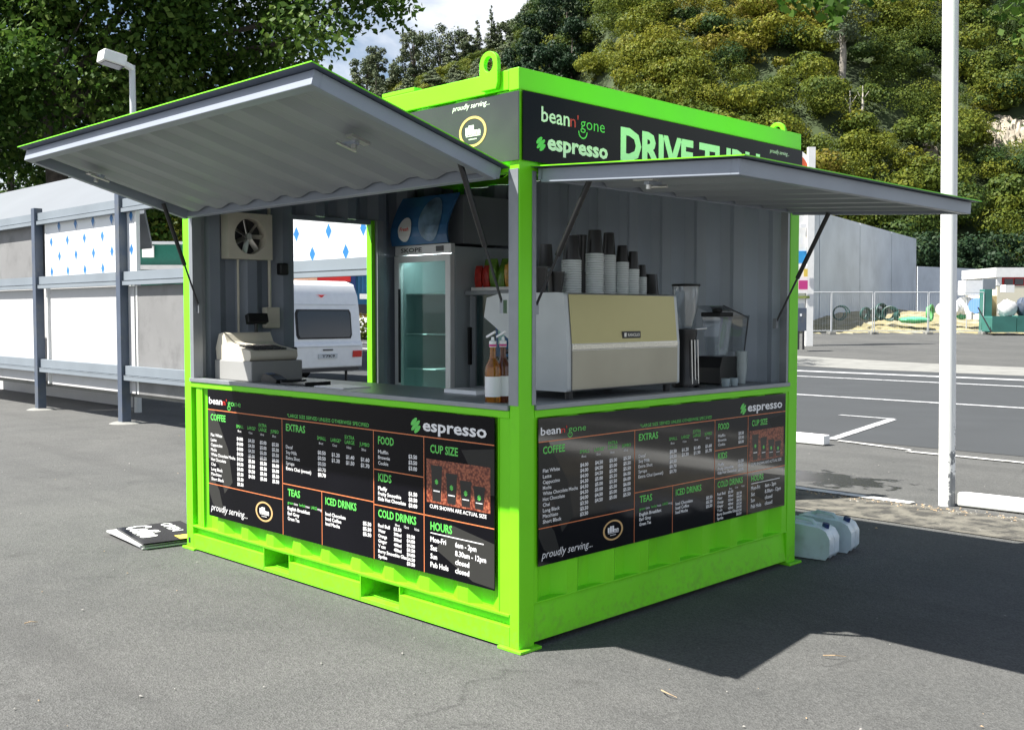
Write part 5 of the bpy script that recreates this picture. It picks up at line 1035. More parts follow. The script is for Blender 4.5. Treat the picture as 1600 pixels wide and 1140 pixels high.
# wire panel fence on block feet
D = 47
for k, (pa, pb_) in enumerate(((1205, 1298), (1299.5, 1363), (1366, 1449), (1451, 1536))):
    lab = ['wire fence panel nearest the pylon sign', 'second wire fence panel in front of the hose pile', 'third wire fence panel, left of the white pole', 'wire fence panel just right of the white pole'][k]
    a = pxw(pa, 516, D); b = pxw(pb_, 516, D); c = pxw(pa, 456.5, D); a.z = b.z = .62; zt_ = c.z; t = thing('wire_fence_panel', lab, 'fence', a, 'temporary fence panels')
    mb = MB(); mb.cyl(a, Vector((a.x, a.y, zt_)), .022, n=8); mb.cyl(b, Vector((b.x, b.y, zt_)), .022, n=8); mb.cyl(Vector((a.x, a.y, zt_)), Vector((b.x, b.y, zt_)), .022, n=8); mb.cyl(a + Vector((0, 0, .12)), b + Vector((0, 0, .12)), .018, n=8); mb.build('frame', M['galv'], t)
    mb = MB(); nn = 22
    for i in range(1, nn): q = a.lerp(b, i / nn); mb.cyl(q + Vector((0, 0, .12)), Vector((q.x, q.y, zt_)), .0022, n=4, caps=False)
    mb.build('mesh_wires', M['galv'], t)
    mb = MB()
    for q in (a, b): mb.obox(Vector((q.x, q.y, .64)), Vector((RH[0], RH[1], 0)) * .12, Vector((FH[0], FH[1], 0)) * .25, (0, 0, .06))
    mb.build('block_foot', M['path'], t, bevel=.02)
# hose coils
def coil(px, py, d, r, loops, m, lab, grp='coiled hoses in the yard', tilt=.2, yaw=0):
    c = pxw(px, py, d); mb = MB(); rr_ = random.Random(int(px)); U_ = Vector((RH[0], RH[1], 0)); F_ = Vector((FH[0], FH[1], 0)); Z = Vector((0, 0, 1)); pts = []
    for i in range(loops * 20 + 1):
        a_ = 2 * math.pi * i / 20; k = i / (loops * 20); q = r * (1 - .25 * k + .03 * math.sin(a_ * 1.7 + px)); pts.append(c + U_ * (math.cos(a_) * q * math.cos(yaw)) + F_ * (k * .5 + math.cos(a_) * q * math.sin(yaw)) + Z * (math.sin(a_) * q))
    mb.tube(pts, .035, 6); return tag(mb.build('hose_coil', m, smooth=True, origin=c), lab, 'hose', grp)
coil(1315, 489, 50, .37, 2, M['hose'], 'lone dark hoop of hose standing against the tall concrete wall'); coil(1354, 490, 50, .30, 3, M['hose'], 'dark hose coil just left of the hose pile', yaw=.5)
coil(1378, 487, 51, .42, 5, M['hose'], 'large coil in the middle of the dark green hose pile', yaw=.6); coil(1392, 490, 50.5, .36, 4, M['hose'], 'right hand coil of the dark green hose pile', yaw=-.4); coil(1368, 491, 51, .32, 4, M['hose'], 'left hand coil of the dark green hose pile', yaw=.2)
coil(1404, 494, 50, .22, 3, M['hose'], 'small hose coil at the right end of the pile', yaw=1.0); coil(1456, 489, 51, .40, 4, mat('bright_green_hose', (.10, .35, .12), .5), 'bright green hose coil half hidden by the white pole', yaw=.9)
def lump(name, lab, cat, px, py, d, rx, rz, m, ry=None, seed=1, grp=None):
    c = pxw(px, py, d); rr_ = random.Random(seed); mb = MB(); n, k = 16, 8; V_ = []
    for j in range(k + 1):
        ph = math.pi * j / k
        for i in range(n): a_ = 2 * math.pi * i / n; q = 1 + rr_.uniform(-.12, .12); V_.append(c + Vector((RH[0], RH[1], 0)) * (math.sin(ph) * math.cos(a_) * rx * q) + Vector((FH[0], FH[1], 0)) * (math.sin(ph) * math.sin(a_) * (ry or rx) * q) + Vector((0, 0, math.cos(ph) * rz * q)))
    mb.add(V_, [(j * n + i, j * n + (i + 1) % n, (j + 1) * n + (i + 1) % n, (j + 1) * n + i) for j in range(k) for i in range(n)]); return tag(mb.build(name, m, smooth=True, origin=c), lab, cat, grp)
lump('green_netting', 'low heap of bright green netting left of the white pole', 'netting', 1428, 500, 50, .75, .16, M['gnet'], seed=3)
lump('green_netting', 'small bright green heap right of the white pole', 'netting', 1503, 494, 50, .25, .15, M['gnet'], seed=4)
def drum(px, py, d, r, ln, m, lab, upright=False, cat='drum', grp='pale drums in the yard'):
    c = pxw(px, py, d); mb = MB(); U_ = Vector((RH[0], RH[1], 0)) * .8 + Vector((FH[0], FH[1], 0)) * .6; A_ = Vector((0, 0, 1)) if upright else U_
    mb.cyl(c - A_ * ln / 2, c + A_ * ln / 2, r, n=24)
    for q in (-.3, .3): mb.cyl(c + A_ * ln * (q - .01), c + A_ * ln * (q + .01), r * 1.05, n=24)
    return tag(mb.build('drum', m, bevel=.01, origin=c), lab, cat, grp)
drum(1494, 481, 50, .36, .9, M['whitep'], 'large white drum on its side right behind the white pole'); drum(1512, 478, 50, .42, .8, M['whitep'], 'biggest white drum lying under the square tank'); drum(1476, 483, 50, .30, .6, mat('pinkish_drum', (.6, .5, .48), .5), 'pinkish drum at the left of the white drums')
drum(1528, 478, 49, .35, .5, mat('blue_reel', (.12, .25, .55), .5), 'blue and white reel beside the teal post'); drum(1516, 493, 48.5, .13, .35, M['whitep'], 'small white bucket in front of the drums', True, 'bucket')
def blk(name, lab, cat, m, x0, y0, x1, y1, d, th, bev=.03): 
    o = face_box(None, name, m, x0, y0, x1, y1, d, th, bevel=bev); return tag(o, lab, cat)
blk('square_tank', 'white square tank raised above the drums', 'tank', M['whiteg'], 1508, 438, 1535, 461, 49, .8, .08)
mb = MB(); a = pxw(1510, 461, 49.2); 
for px in (1511, 1532):
    q = pxw(px, 461, 49.3); mb.cyl(q, Vector((q.x, q.y, terr(q.x, q.y))), .03, n=8)
tag(mb.build('tank_stand', M['galv'], origin=q), 'thin legs carrying the white square tank', 'stand')
blk('teal_post', 'tall teal green upright box at the left end of the teal bins', 'post', M['teal'], 1537, 452, 1549, 520, 47, .5); blk('teal_bin', 'long low teal green bin at the right edge of the yard', 'bin', M['teal'], 1550, 494, 1588, 519, 46, 1.0, .05); blk('teal_bin', 'second teal green bin cut by the right edge', 'bin', M['teal'], 1589, 493, 1650, 519, 46, 1.0, .05)
blk('plywood_sheet', 'upright yellowish board behind the teal bins', 'board', mat('plywood', (.55, .42, .20), .8), 1549.5, 462, 1557, 496, 47.5, .06, .01)
lump('white_sack', 'bulky white sack standing on the teal bin', 'sack', 1574, 483, 46.8, .40, .42, M['panelw'], seed=9); lump('dark_reel', 'dark blue grey rounded reel at the right edge', 'reel', 1598, 480, 46.8, .30, .42, M['bluegrey'], seed=10); blk('white_crate', 'white crate on a stand behind the bulky sack', 'crate', M['whitep'], 1571, 445, 1585, 457, 49, .5, .04)
o = thing('leaning_pole', 'dark pole leaning from the teal post to the ground', 'pole', pxw(1531, 490, 46)); mb = MB(); mb.cyl(pxw(1528, 480, 46), pxw(1549, 519, 45.8), .03, n=8); mb.build('shaft', M['dark'], o)
t = thing('white_hut', 'small white hut with a red framed dark window at the right edge', 'hut', pxw(1590, 460, 58))
face_box(t, 'wall', mat('cream_wall', (.70, .66, .52), .7), 1557, 446.5, 1680, 500, 58, 4); face_box(t, 'fascia', M['whitep'], 1556, 418, 1680, 433, 57.8, 4.4); face_box(t, 'wall', M['whitep'], 1557, 433.2, 1565, 446.3, 57.9, 4)
wf = face_box(t, 'window', M['redw'], 1566, 433.2, 1680, 446.3, 57.95, .2); 
for q in range(4): face_box(wf, 'pane', M['glassd'], 1569.5 + q * 16, 435.5, 1583 + q * 16, 445, 57.9, .04)
blk('grey_fence_panel', 'short blue grey panel between square tank and hut', 'panel', M['railgrey'], 1536, 436, 1556, 452, 56, .1, .01)

# ------------------------------------------------------------------ foliage
def np_mesh(name, V, nv, m, tint, parent=None):
    """V: (n, nv, 3) array of leaf polygons"""
    n = V.shape[0]; me = bpy.data.meshes.new(name); me.vertices.add(n * nv); me.vertices.foreach_set('co', V.reshape(-1).astype(np.float32))
    me.loops.add(n * nv); me.loops.foreach_set('vertex_index', np.arange(n * nv, dtype=np.int32)); me.polygons.add(n); me.polygons.foreach_set('loop_start', np.arange(0, n * nv, nv, dtype=np.int32)); me.polygons.foreach_set('loop_total', np.full(n, nv, dtype=np.int32))
    at = me.attributes.new('tint', 'FLOAT', 'FACE'); at.data.foreach_set('value', np.clip(tint, 0, 1).astype(np.float32)); me.materials.append(m); me.update(calc_edges=True)
    o = bpy.data.objects.new(name, me); COL.objects.link(o)
    if parent is not None: o.parent = parent; o.location = -parent.location
    return o
def unit(v): return v / (np.linalg.norm(v, axis=-1, keepdims=True) + 1e-9)
def leaves(P, Nrm, size, rng, jit=.7, asp=.62):
    """kite leaves at P facing roughly Nrm"""
    n = len(P); nn = unit(Nrm + rng.normal(0, jit, (n, 3))); a = unit(np.cross(nn, rng.normal(0, 1, (n, 3)))); b = np.cross(nn, a); s = (size * rng.uniform(.6, 1.35, n))[:, None]
    return np.stack([P - a * s * .5, P + b * s * asp * .5 + a * s * .05, P + a * s * .5 + nn * s * .12, P - b * s * asp * .5 + a * s * .05], 1)
def blob_points(centers, radii, per, rng, shell=.35):
    """points in the outer shell of ellipsoids; centers (k,3), radii (k,3), per (k,)"""
    idx = np.repeat(np.arange(len(centers)), per); d = unit(rng.normal(0, 1, (len(idx), 3))); q = (1 - shell * rng.random(len(idx)) ** 1.5)[:, None]
    return centers[idx] + d * radii[idx] * q, d, idx

def limb_tree(t, base, top_pts, r0, m, rng, name='trunk', fork=None):
    mb = MB(); base = Vector(base); fork = Vector(fork)
    mid = base.lerp(fork, .5) + Vector((.12, .05, 0)); mb.tube([base, base.lerp(mid, .5), mid, fork], [r0 * 1.25, r0, r0 * .85, r0 * .7], 12)
    for q in top_pts:
        q = Vector(q); s_ = fork.lerp(base, rng.random() * .25); c1 = s_.lerp(q, .4) + Vector((rng.uniform(-.3, .3), rng.uniform(-.3, .3), .45)); mb.tube([s_, c1, s_.lerp(q, .75) + Vector((0, 0, .3)), q], [r0 * .42, r0 * .28, r0 * .15, r0 * .04], 7)
        for k in range(2):
            e = q + Vector((rng.uniform(-.9, .9), rng.uniform(-.9, .9), rng.uniform(-.3, .8))); mb.tube([c1.lerp(q, .5), e], [r0 * .12, r0 * .02], 5)
    return mb.build(name, m, t, smooth=True)

# the big plane tree, upper left
TB = pxw(92, 300, 30); tx, ty = TB.x, TB.y
t = thing('plane_tree', 'huge dark leaved plane tree with a thick trunk behind the hoarding', 'tree', (tx, ty, 0))
rng = np.random.default_rng(4)
CL = []   # (px, py, depth, radius)
rr_ = random.Random(21)
for px in range(-160, 700, 52):
    for py in range(-330, 330, 50):
        d = 30 + rr_.uniform(-3.6, 3.6); qx = px + rr_.uniform(-26, 26); qy = py + rr_.uniform(-22, 22)
        lim = 300 if qx < 120 else (330 - max(0, qx - 300) * 1.15 if qx < 480 else 165 - (qx - 480) * .85)
        if qx < 30: lim = 285
        if 40 < qx < 150 and qy > 150 and d < 30.5: continue
        if qy > lim - 30: continue
        if qx > 560 and qy > 40: continue
        if (qx + 160) ** 2 / 860 ** 2 + 0 > 1: continue
        CL.append((qx, qy, d, rr_.uniform(.62, .95) * (1 if qx < 520 else .72)))
cen = np.array([list(pxw(*c[:3])) for c in CL]); rad = np.array([[c[3] * 1.56, c[3] * 1.56, c[3] * 1.09] for c in CL])
per = np.array([int(640 * (c[3] / .8) ** 2 * (1.0 if c[0] < 470 else .62)) for c in CL])
P, Dn, idx = blob_points(cen, rad, per, rng, .75)
lm = leaves(P, Dn * .5 + np.array([-.25, -.35, .5]), .205, rng, .75, .62); tin = rng.normal(.50, .18, len(P)) + (rng.random(len(CL)) * .3 - .15)[idx]
np_mesh('crown', lm, 4, M['leaf'], tin, t)
tops = [tuple(pxw(a, b, c + 8)) for a, b, c in ((-40, 120, 21), (120, 60, 20), (60, 0, 23), (230, 80, 22), (330, 120, 21), (400, 40, 22), (500, 60, 22), (560, 10, 22), (200, 220, 22), (20, 220, 22.5), (300, -100, 22), (100, -200, 22), (450, -60, 23))]
limb_tree(t, (tx, ty, 0), tops, .36, M['bark'], rr_, fork=tuple(pxw(78, 120, 30)))

# second, further dark trees between hoarding and green building
def broad_tree(name, lab, px, d, h, r, m, seed, nl=5200, size=.22, trunkm='bark', tint0=.35, grp=None, base=None, crown0=.3, cat='tree'):
    g_ = pxw(px, 489, d); x, y = g_.x, g_.y; z = hill(x, y) if base is None else base; rg = np.random.default_rng(seed); rp2 = random.Random(seed)
    t = thing(name, lab, cat, (x, y, z), grp); K_ = 26; c = []
    for k in range(K_):
        a_ = rp2.uniform(0, 6.28); q = rp2.random() ** .6; zz = rp2.uniform(crown0, 1.0); w_ = math.sin(math.pi * min(max((zz - crown0) / (1.08 - crown0), .12), .95)) ** .6; c.append((x + math.cos(a_) * r * q * w_, y + math.sin(a_) * r * q * w_, z + h * zz * .93))
    cen = np.array(c); rad = np.array([[r * .33, r * .33, r * .26]] * K_) * rg.uniform(.75, 1.25, (K_, 1)); P, Dn, idx = blob_points(cen, rad, np.full(K_, nl // K_), rg, .6)
    np_mesh('crown', leaves(P, Dn + np.array([0, 0, .3]), size, rg, .6, .7), 4, m, rg.normal(tint0, .15, len(P)) + (rg.random(K_) * .3 - .15)[idx], t)
    mb = MB(); mb.tube([(x, y, z - .5), (x + .1, y, z + h * .35), (x, y + .1, z + h * .75)], [h * .03, h * .022, h * .008], 8)
    for k in range(6):
        q = Vector(c[k]); s0 = Vector((x, y, z + h * rp2.uniform(.25, .5))); mb.tube([s0, s0.lerp(q, .5) + Vector((0, 0, h * .04)), q], [h * .012, h * .008, h * .003], 5)
    mb.build('trunk', M[trunkm], t, smooth=True); return t

# hill ------------------------------------------------------------
def ridge(px):     # height of the crest (m) 210 m away, along the photo's columns
    pts = [(-900, 12), (-300, 15), (100, 20), (300, 26), (450, 32), (590, 35), (660, 38), (740, 42), (800, 47), (840, 57), (900, 74), (1000, 92), (1200, 108), (1500, 118), (1900, 120), (2600, 100)]
    for (a, b), (c, d) in zip(pts, pts[1:]):
        if px <= c: q = min(max((px - a) / (c - a), 0), 1); return b + (d - b) * q
    return 100
def rd_of(x, y):
    dx, dy = x - CAM[0], y - CAM[1]; return dx * RH[0] + dy * RH[1], dx * FH[0] + dy * FH[1]
def hill(x, y):
    r, d = rd_of(x, y); base = terr(x, y)
    if d < 20: return base
    px = 800 + FPX * r / max(d, 1); px = min(max(px, -900), 2600)
    q0 = min(max((px - 560) / 500, 0), 1); d0 = 150 - 62 * (q0 * q0 * (3 - 2 * q0)); d1 = 235
    q = (d - d0) / (d1 - d0)
    if q <= 0: return base
    q = min(q, 1.0); hgt = ridge(px) * 1.12
    und = math.sin(r * .11 + d * .05) * 1.6 + math.sin(r * .23 - d * .13 + 1.3) * 1.0 + math.sin(r * .05 + 2) * 2
    return base + hgt * (1 - (1 - q) ** 1.35) ** 1.05 + und * min(q * 6, 1) * 1.1
mb = MB(); nr, nd = 150, 60; V_ = []
for j in range(nd + 1):
    d = 84 + (330 - 84) * j / nd
    for i in range(nr + 1):
        px = -700 + 3200 * i / nr; r = (px - 800) / FPX * d; x, y = rd(r, d); V_.append((x, y, hill(x, y) - (.3 if j else 2)))
mb.add(V_, [(j * (nr + 1) + i, j * (nr + 1) + i + 1, (j + 1) * (nr + 1) + i + 1, (j + 1) * (nr + 1) + i) for j in range(nd) for i in range(nr)]); struct(mb.build('hillside', M['soil'], smooth=True))

# bush-covered slope: several thousand rounded crowns, one mass
rng = np.random.default_rng(12); rp3 = random.Random(12); C, Rr_, Tn, Sz = [], [], [], []
def clear_rock(px, py_):    # bare rock faces at the right of the slope
    return ((px - 1585) / 45) ** 2 + ((py_ - 205) / 40) ** 2 < 1 or ((px - 1548) / 16) ** 2 + ((py_ - 215) / 18) ** 2 < 1 or ((px - 1455) / 16) ** 2 + ((py_ - 240) / 26) ** 2 < 1
def topx(x, y, z):
    v = np.array([x, y, z]) - CAM; dd = v @ CF; return 800 + FPX * (v @ CR) / dd, 570 - FPX * (v @ CU) / dd
tries = 0
while len(C) < 2300 and tries < 30000:
    tries += 1
    d = 88 + 150 * rp3.random() ** 1.15; px = rp3.uniform(180, 1700); r = (px - 800) / FPX * d; x, y = rd(r, d); z = hill(x, y)
    if z < terr(x, y) + .4: continue
    qx, qy = topx(x, y, z + 1)
    if qy < -90 or clear_rock(qx, qy): continue
    if 1288 < qx < 1352 and 60 < qy < 182 and d < 124: continue
    s_ = 1.0 + 2.6 * rp3.random() ** 1.6 if px > 850 else rp3.uniform(1.2, 2.6)
    # vegetation zones: lighter olive on open slopes, dark in the gullies
    zn = math.sin(qx * .011 + 1.2) + math.sin(qy * .021 + qx * .006) + rp3.gauss(0, .55)
    base = .52 + .15 * zn if qx > 860 else .40 + .12 * zn
    if rp3.random() < .10: base = .12
    if 1280 < qx < 1560 and qy < 200: base += .10
    C.append((x, y, z + s_ * .45)); Rr_.append((s_, s_, s_ * .72)); Tn.append(base)
C = np.array(C); Rr_ = np.array(Rr_); Tn = np.array(Tn)
# each crown = 7 lumps
LC, LR, LT = [], [], []
for c, r_, tn in zip(C, Rr_, Tn):
    for k in range(8):
        a_ = rp3.uniform(0, 6.28); q = rp3.uniform(.25, .72) if k else 0; LC.append((c[0] + math.cos(a_) * r_[0] * q, c[1] + math.sin(a_) * r_[1] * q, c[2] + r_[2] * (.62 * (1 - q) + rp3.uniform(-.15, .22)))); s_ = rp3.uniform(.34, .52); LR.append((r_[0] * s_, r_[1] * s_, r_[2] * s_)); LT.append(tn + rp3.gauss(0, .05))
LC = np.array(LC); LR = np.array(LR); LT = np.array(LT); per = np.clip((LR[:, 0] ** 2 * 105).astype(int), 22, 170)
P, Dn, idx = blob_points(LC, LR, per, rng, .22); csz = np.repeat(rng.uniform(.16, .34, len(C)), 8)
o = np_mesh('hillside_bush', leaves(P, Dn * 1.6 + np.array([0, 0, .2]), csz[idx], rng, .40, .8), 4, M['bush'], LT[idx] + rng.normal(0, .07, len(P)))
tag(o, 'dense olive and dark green bush covering the hillside', 'bush', kind='stuff')
# bare rock outcrops
for px, py, rx, rz, lab in ((1590, 205, 46, 44, 'large pale rock face among the bush at the right edge'), (1548, 217, 16, 17, 'small pale rock outcrop left of the large rock face'), (1454, 240, 15, 24, 'narrow brownish bank showing beside the white pole')):
    dd = 95.
    for it in range(200):
        q = pxw(px, py, dd)
        if q.z < hill(q.x, q.y): break
        dd += .7
    rg = random.Random(px); mb = MB(); n, k = 26, 14; V_ = []; S_ = dd / FPX; c = pxw(px, py, dd)
    up = Vector((FH[0] * .75, FH[1] * .75, .66)).normalized(); rt_ = Vector((RH[0], RH[1], 0)); nn = rt_.cross(up).normalized()
    if nn.dot(Vector((FH[0], FH[1], 0))) > 0: nn = -nn
    for j in range(k + 1):
        for i in range(n + 1):
            u, v = i / n * 2 - 1, j / k * 2 - 1; w_ = max(0, 1 - (u * u + v * v) ** 1.2 * .75); V_.append(c + rt_ * (u * rx * S_ * 1.1) + up * (v * rz * S_ * 1.3) + nn * (w_ * 1.0 + rg.uniform(-.35, .35) - .6))
    mb.add(V_, [(j * (n + 1) + i, j * (n + 1) + i + 1, (j + 1) * (n + 1) + i + 1, (j + 1) * (n + 1) + i) for j in range(k) for i in range(n)]); struct(tag(mb.build('rock_face', M['rock']), lab))

# conifers along the left crest and standing trees on the slope
def conifer(lab, px, ytop, d, wpx, m, seed, grp, dens=1.0, trunkm='bark'):
    r = (px - 800) / FPX * d; x, y = rd(r, d); z = hill(x, y); top = pxw(px, ytop, d).z
    h = max(top - z, 5); rad = wpx / FPX * d / 2; rg = np.random.default_rng(seed); rp2 = random.Random(seed); t = thing('pine_tree', lab, 'tree', (x, y, z), grp)
    c, s_ = [], []; lv = 15
    for k in range(lv):
        q = k / (lv - 1); zz = z + h * (.22 + .78 * q); w_ = rad * (1 - q) ** .75 * rp2.uniform(.75, 1.2) + .15
        for j in range(max(2, int(6 * (1 - q)) + 1)):
            a_ = rp2.uniform(0, 6.28); qq = rp2.uniform(.35, .8); c.append((x + math.cos(a_) * w_ * qq, y + math.sin(a_) * w_ * qq, zz + rp2.uniform(-.25, .25))); s_.append((w_ * .42 + .12, w_ * .42 + .12, h * .028 + .1))
    cen, rad_ = np.array(c), np.array(s_); per = np.clip((rad_[:, 0] ** 2 * 60 * dens).astype(int) + 14, 14, 160); P, Dn, idx = blob_points(cen, rad_, per, rg, .6)
    np_mesh('crown', leaves(P, Dn + np.array([-.2, -.3, .6]), .36, rg, .6, .6), 4, m, rg.normal(.65, .2, len(P)), t)
    mb = MB(); mb.tube([(x, y, z - .5), (x, y, z + h * .5), (x, y, z + h * .95)], [h * .022, h * .015, h * .004], 7); mb.build('trunk', M[trunkm], t); return t
crest = [(575, 88, 46, 'pine'), (592, 74, 34, 'broad'), (618, 100, 40, 'x'), (648, 50, 44, 'broad'), (663, 78, 40, 'x'), (688, 38, 64, 'broad'), (704, 62, 40, 'x'), (727, 50, 34, 'x'), (746, 40, 30, 'x'), (768, 20, 26, 'x'), (778, 44, 30, 'x'), (800, 40, 40, 'x'), (635, 92, 44, 'x'), (560, 110, 40, 'x')]
desc = ['bushy topped pine at the left end of the crest by the plane tree', 'rounded pine near the left end of the crest', 'low pine in the dip of the crest', 'tall round headed pine on the crest left of the roof lug', 'smaller pine right of the tall round headed one', 'broadest dark crest tree with gaps in its crown', 'pine at the right of the broadest crest tree', 'slim pine on the crest right of the dip in the skyline', 'pale pointed pine midway along the crest', 'thin feathery pine rising highest above the lifting lug', 'small pine beside the feathery one', 'pine joining the crest to the dark trees', 'pine low on the crest between the rounded ones', 'pine half behind the plane tree leaves']
for k, (px, yt, wd, kd) in enumerate(crest):
    if k in (0, 1, 3, 5, 7, 11, 12):
        dd_ = 222 + (k % 3) * 3; r_ = (px - 800) / FPX * dd_; x_, y_ = rd(r_, dd_); h_ = max(pxw(px, yt, dd_).z - hill(x_, y_), 5)
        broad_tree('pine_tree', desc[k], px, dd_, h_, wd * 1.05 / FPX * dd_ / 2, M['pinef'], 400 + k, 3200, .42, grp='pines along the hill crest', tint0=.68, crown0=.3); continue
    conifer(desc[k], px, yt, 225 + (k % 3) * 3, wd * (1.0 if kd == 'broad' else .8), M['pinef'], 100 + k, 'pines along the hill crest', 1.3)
rp4 = random.Random(40)
lower = [(600, 130), (640, 125), (676, 118), (712, 112), (748, 100), (784, 92), (820, 84), (620, 160), (668, 150), (716, 140), (760, 128), (590, 110), (800, 70)]
for k, (px, yt) in enumerate(lower):
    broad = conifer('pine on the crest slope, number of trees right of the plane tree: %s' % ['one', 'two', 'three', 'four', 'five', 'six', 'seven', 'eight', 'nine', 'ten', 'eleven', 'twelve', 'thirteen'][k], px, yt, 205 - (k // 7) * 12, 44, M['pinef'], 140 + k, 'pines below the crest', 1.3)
    broad['label'] = 'grey green pine on the far slope, ' + ['topmost beside the plane tree leaves', 'upper slope, above the roof bracket', 'upper slope, right of the roof bracket', 'upper slope, midway to the lifting lug', 'upper slope, just left of the lifting lug', 'upper slope, directly over the lifting lug', 'between lifting lug and the dark trees', 'lower slope behind the hatch corner', 'lower slope over the roof bracket', 'lower slope midway along the roof rail', 'lower slope touching the lifting lug', 'lowest, half hidden by the hatch edge', 'high up beside the dark shoulder trees'][k]
# big dark trees on the shoulder, px 800-905
for k, (px, yt, d, wd, lab) in enumerate(((836, 30, 150, 84, 'large dark tree on the shoulder above the near roof corner'), (884, -16, 146, 100, 'tallest dark tree at the shoulder, cut by the top of the photo'), (892, 44, 138, 100, 'dark rounded tree overlapping the tallest one on its right'), (808, 70, 150, 66, 'smaller dark tree left of the near roof corner'), (862, 78, 135, 90, 'dark tree low on the shoulder just above the green roof rail'), (1080, -40, 150, 110, 'dark tree at the top middle above the drive thru sign'), (1150, -30, 152, 120, 'dark tree at the top right of the drive thru sign'), (960, -24, 158, 90, 'dark tree near the top, right of the shoulder trees'))):
    r = (px - 800) / FPX * d; x, y = rd(r, d); top = pxw(px, yt, d).z; z = hill(x, y); h = max(top - z, 7)
    broad_tree('dark_tree', lab, px, d, h, wd / FPX * d / 2, M['pine'], 200 + k, 7000, .36, grp='dark trees on the shoulder', tint0=.4, crown0=.12)
# tall airy tree with pale trunk (px 1310)
r = (1308 - 800) / FPX * 108.5; x, y = rd(r, 108.5); z = hill(x, y); h = pxw(1308, -40, 108.5).z - z
t = thing('gum_tree', 'tall airy tree with a long pale trunk standing out on the slope', 'tree', (x, y, z)); rg = np.random.default_rng(77); rp2 = random.Random(77); c = []
for k in range(60):
    q = rp2.uniform(.42, 1.0); a_ = rp2.uniform(0, 6.28); w_ = 3.6 * (1 - abs(q - .66) * 1.3) * rp2.uniform(.3, 1); c.append((x + math.cos(a_) * w_, y + math.sin(a_) * w_, z + h * q))
cen = np.array(c); P, Dn, idx = blob_points(cen, np.array([[1.1, 1.1, .7]] * 60), np.full(60, 95), rg, .8); np_mesh('crown', leaves(P, Dn, .27, rg, .9, .5), 4, M['pinef'], rg.normal(.5, .2, len(P)), t)
mb = MB(); mb.tube([(x, y, z - 1), (x + .2, y, z + h * .3), (x - .1, y, z + h * .6), (x, y, z + h * .92)], [.42, .34, .24, .08], 10)
for k in range(16): q = Vector(c[k]); s0 = Vector((x, y, z + (q.z - z) * .8)); mb.tube([s0, q], [.09, .03], 5)
mb.build('trunk', M['barkp'], t, smooth=True)
for px, yt, yb_, lab in ((1326, 142, 190, 'bare white dead trunk right of the tall airy tree'), (1346, 134, 182, 'thin bare forked dead tree near the tall airy tree')):
    d = 104; b = pxw(px, yb_, d); tp = pxw(px + 2, yt, d); mb = MB(); mb.tube([b - Vector((0, 0, 2.5)), b.lerp(tp, .5) + Vector((.1, 0, 0)), tp], [.16, .11, .03], 6); m_ = b.lerp(tp, .5)
    mb.tube([m_, m_ + (tp - m_) * .7 + Vector((RH[0], RH[1], 0)) * .7], [.07, .02], 5); mb.tube([m_, m_ + (tp - m_) * .6 - Vector((RH[0], RH[1], 0)) * .5], [.06, .02], 5); tag(mb.build('dead_tree', mat('bleached_wood', (.45, .42, .36), .9), origin=b), lab, 'tree')

# trees at the foot, left background
broad_tree('dark_tree', 'dark tree behind the floodlight pole above the green building', 215, 58, 9.0, 4.6, M['leaf'], 301, 9000, .30, tint0=.30, base=1.0, crown0=.1)
broad_tree('pale_tree', 'lighter green tree just left of the kiosk corner', 275, 60, 7.2, 3.4, M['bush'], 302, 8000, .26, tint0=.60, base=1.0, crown0=.05)
broad_tree('dark_tree', 'dark tree behind the left end of the shed roof', 20, 62, 14.0, 6.5, M['leaf'], 303, 12000, .34, tint0=.30, base=1.0, crown0=.1); broad_tree('dark_tree', 'dark tree behind the ridge end of the shed roof', 120, 60, 13.5, 6.0, M['leaf'], 304, 12000, .34, tint0=.25, base=1.0, crown0=.1)
broad_tree('dark_tree', 'dark tree behind the left hatch, above the floodlight pole', 330, 70, 15, 7, M['leaf'], 305, 12000, .36, tint0=.28, base=1.2, crown0=.1)
for k, (px, d, lab) in enumerate(((1500, 84, 'dark tree at the foot of the hill behind the square tank'), (1560, 86, 'dark tree at the foot of the hill behind the hut'), (1450, 85, 'dark tree behind the end of the tall concrete wall'), (1620, 84, 'dark tree at the foot of the hill by the right edge'))):
    broad_tree('dark_tree', lab, px, d, 6.5, 3.6, M['pine'], 320 + k, 6000, .30, grp='dark trees at the foot of the hill', tint0=.45, base=1.4, crown0=.05)
# hedge seen through the doorway
g_ = pxw(590, 512, 40); rg = np.random.default_rng(9); cen = np.array([[g_.x + RH[0] * k * .6, g_.y + RH[1] * k * .6, .55 + (k % 2) * .15 + terr(g_.x, g_.y)] for k in range(-3, 6)]); P, Dn, idx = blob_points(cen, np.array([[.55, .55, .5]] * 9), np.full(9, 300), rg, .4)
o = np_mesh('hedge', leaves(P, Dn, .13, rg, .6), 4, M['hedge'], rg.normal(.35, .15, len(P)) + np.maximum(0, Dn[:, 2]) * .45); tag(o, 'low orange tipped green hedge beyond the caravan', 'hedge')

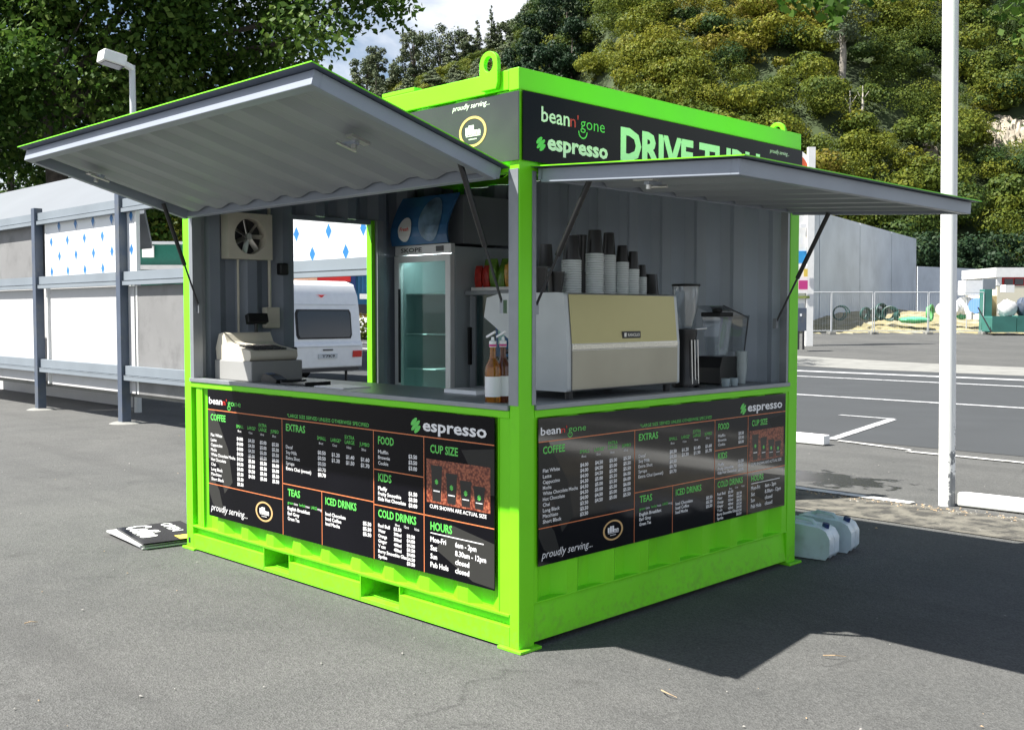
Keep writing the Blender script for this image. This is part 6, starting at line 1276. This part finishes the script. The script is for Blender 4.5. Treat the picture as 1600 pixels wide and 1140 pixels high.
# overhanging branches, top right
t = thing('street_tree', 'tree outside the right edge whose leafy branches hang into the top of the view', 'tree', tuple(Vector((*rd(9.5, 11.5), 0))))
bx_, by_ = t.location.x, t.location.y; rg = np.random.default_rng(31); rp2 = random.Random(31)
hang = [(1240, -6, 8.2, .16), (1262, 2, 8.2, .12), (1296, 0, 8.1, .15), (1308, 20, 8.1, .10), (1300, 38, 8.1, .08), (1318, 8, 8.2, .12), (1590, 20, 8.0, .14), (1600, 48, 8.0, .16), (1596, 75, 8.0, .10), (1612, 0, 8.1, .2), (1630, 60, 8.2, .25), (1280, -40, 8.3, .3), (1380, -60, 8.5, .35), (1480, -70, 8.6, .4), (1660, -20, 8.8, .5), (1720, -60, 9.5, .8), (1800, -100, 10.5, 1.2), (1900, -160, 11, 1.4), (1560, -50, 8.6, .4)]
cen = np.array([list(pxw(*q[:3])) for q in hang]); rad = np.array([[q[3]] * 3 for q in hang]); per = np.array([max(10, int(q[3] ** 2 * 900)) for q in hang]); P, Dn, idx = blob_points(cen, rad, per, rg, .9)
np_mesh('crown', leaves(P, Dn + np.array([0, 0, .4]), .085, rg, .7, .8), 4, M['leaf'], rg.normal(.6, .2, len(P)), t)
mb = MB(); fk = Vector((bx_, by_, 5.2)); mb.tube([(bx_, by_, 0), (bx_ + .1, by_, 2.6), fk], [.22, .18, .14], 10)
mb.tube([fk, pxw(1720, -70, 9.5), pxw(1500, -75, 8.6), pxw(1380, -62, 8.5), pxw(1290, -35, 8.2)], [.10, .06, .03, .018, .006], 7); mb.tube([pxw(1290, -35, 8.2), pxw(1304, 36, 8.1)], [.006, .003], 5); mb.tube([pxw(1290, -35, 8.2), pxw(1245, -4, 8.2)], [.006, .003], 5); mb.tube([fk, pxw(1660, -20, 8.8), pxw(1604, 50, 8.0)], [.08, .02, .006], 6)
mb.build('trunk', M['bark'], t, smooth=True)

for o_ in list(COL.objects):
    if False and not 4 <= len(o_['label'].replace(',', ' ').split()) <= 16: print('LABEL LEN', o_.name, o_['label'])
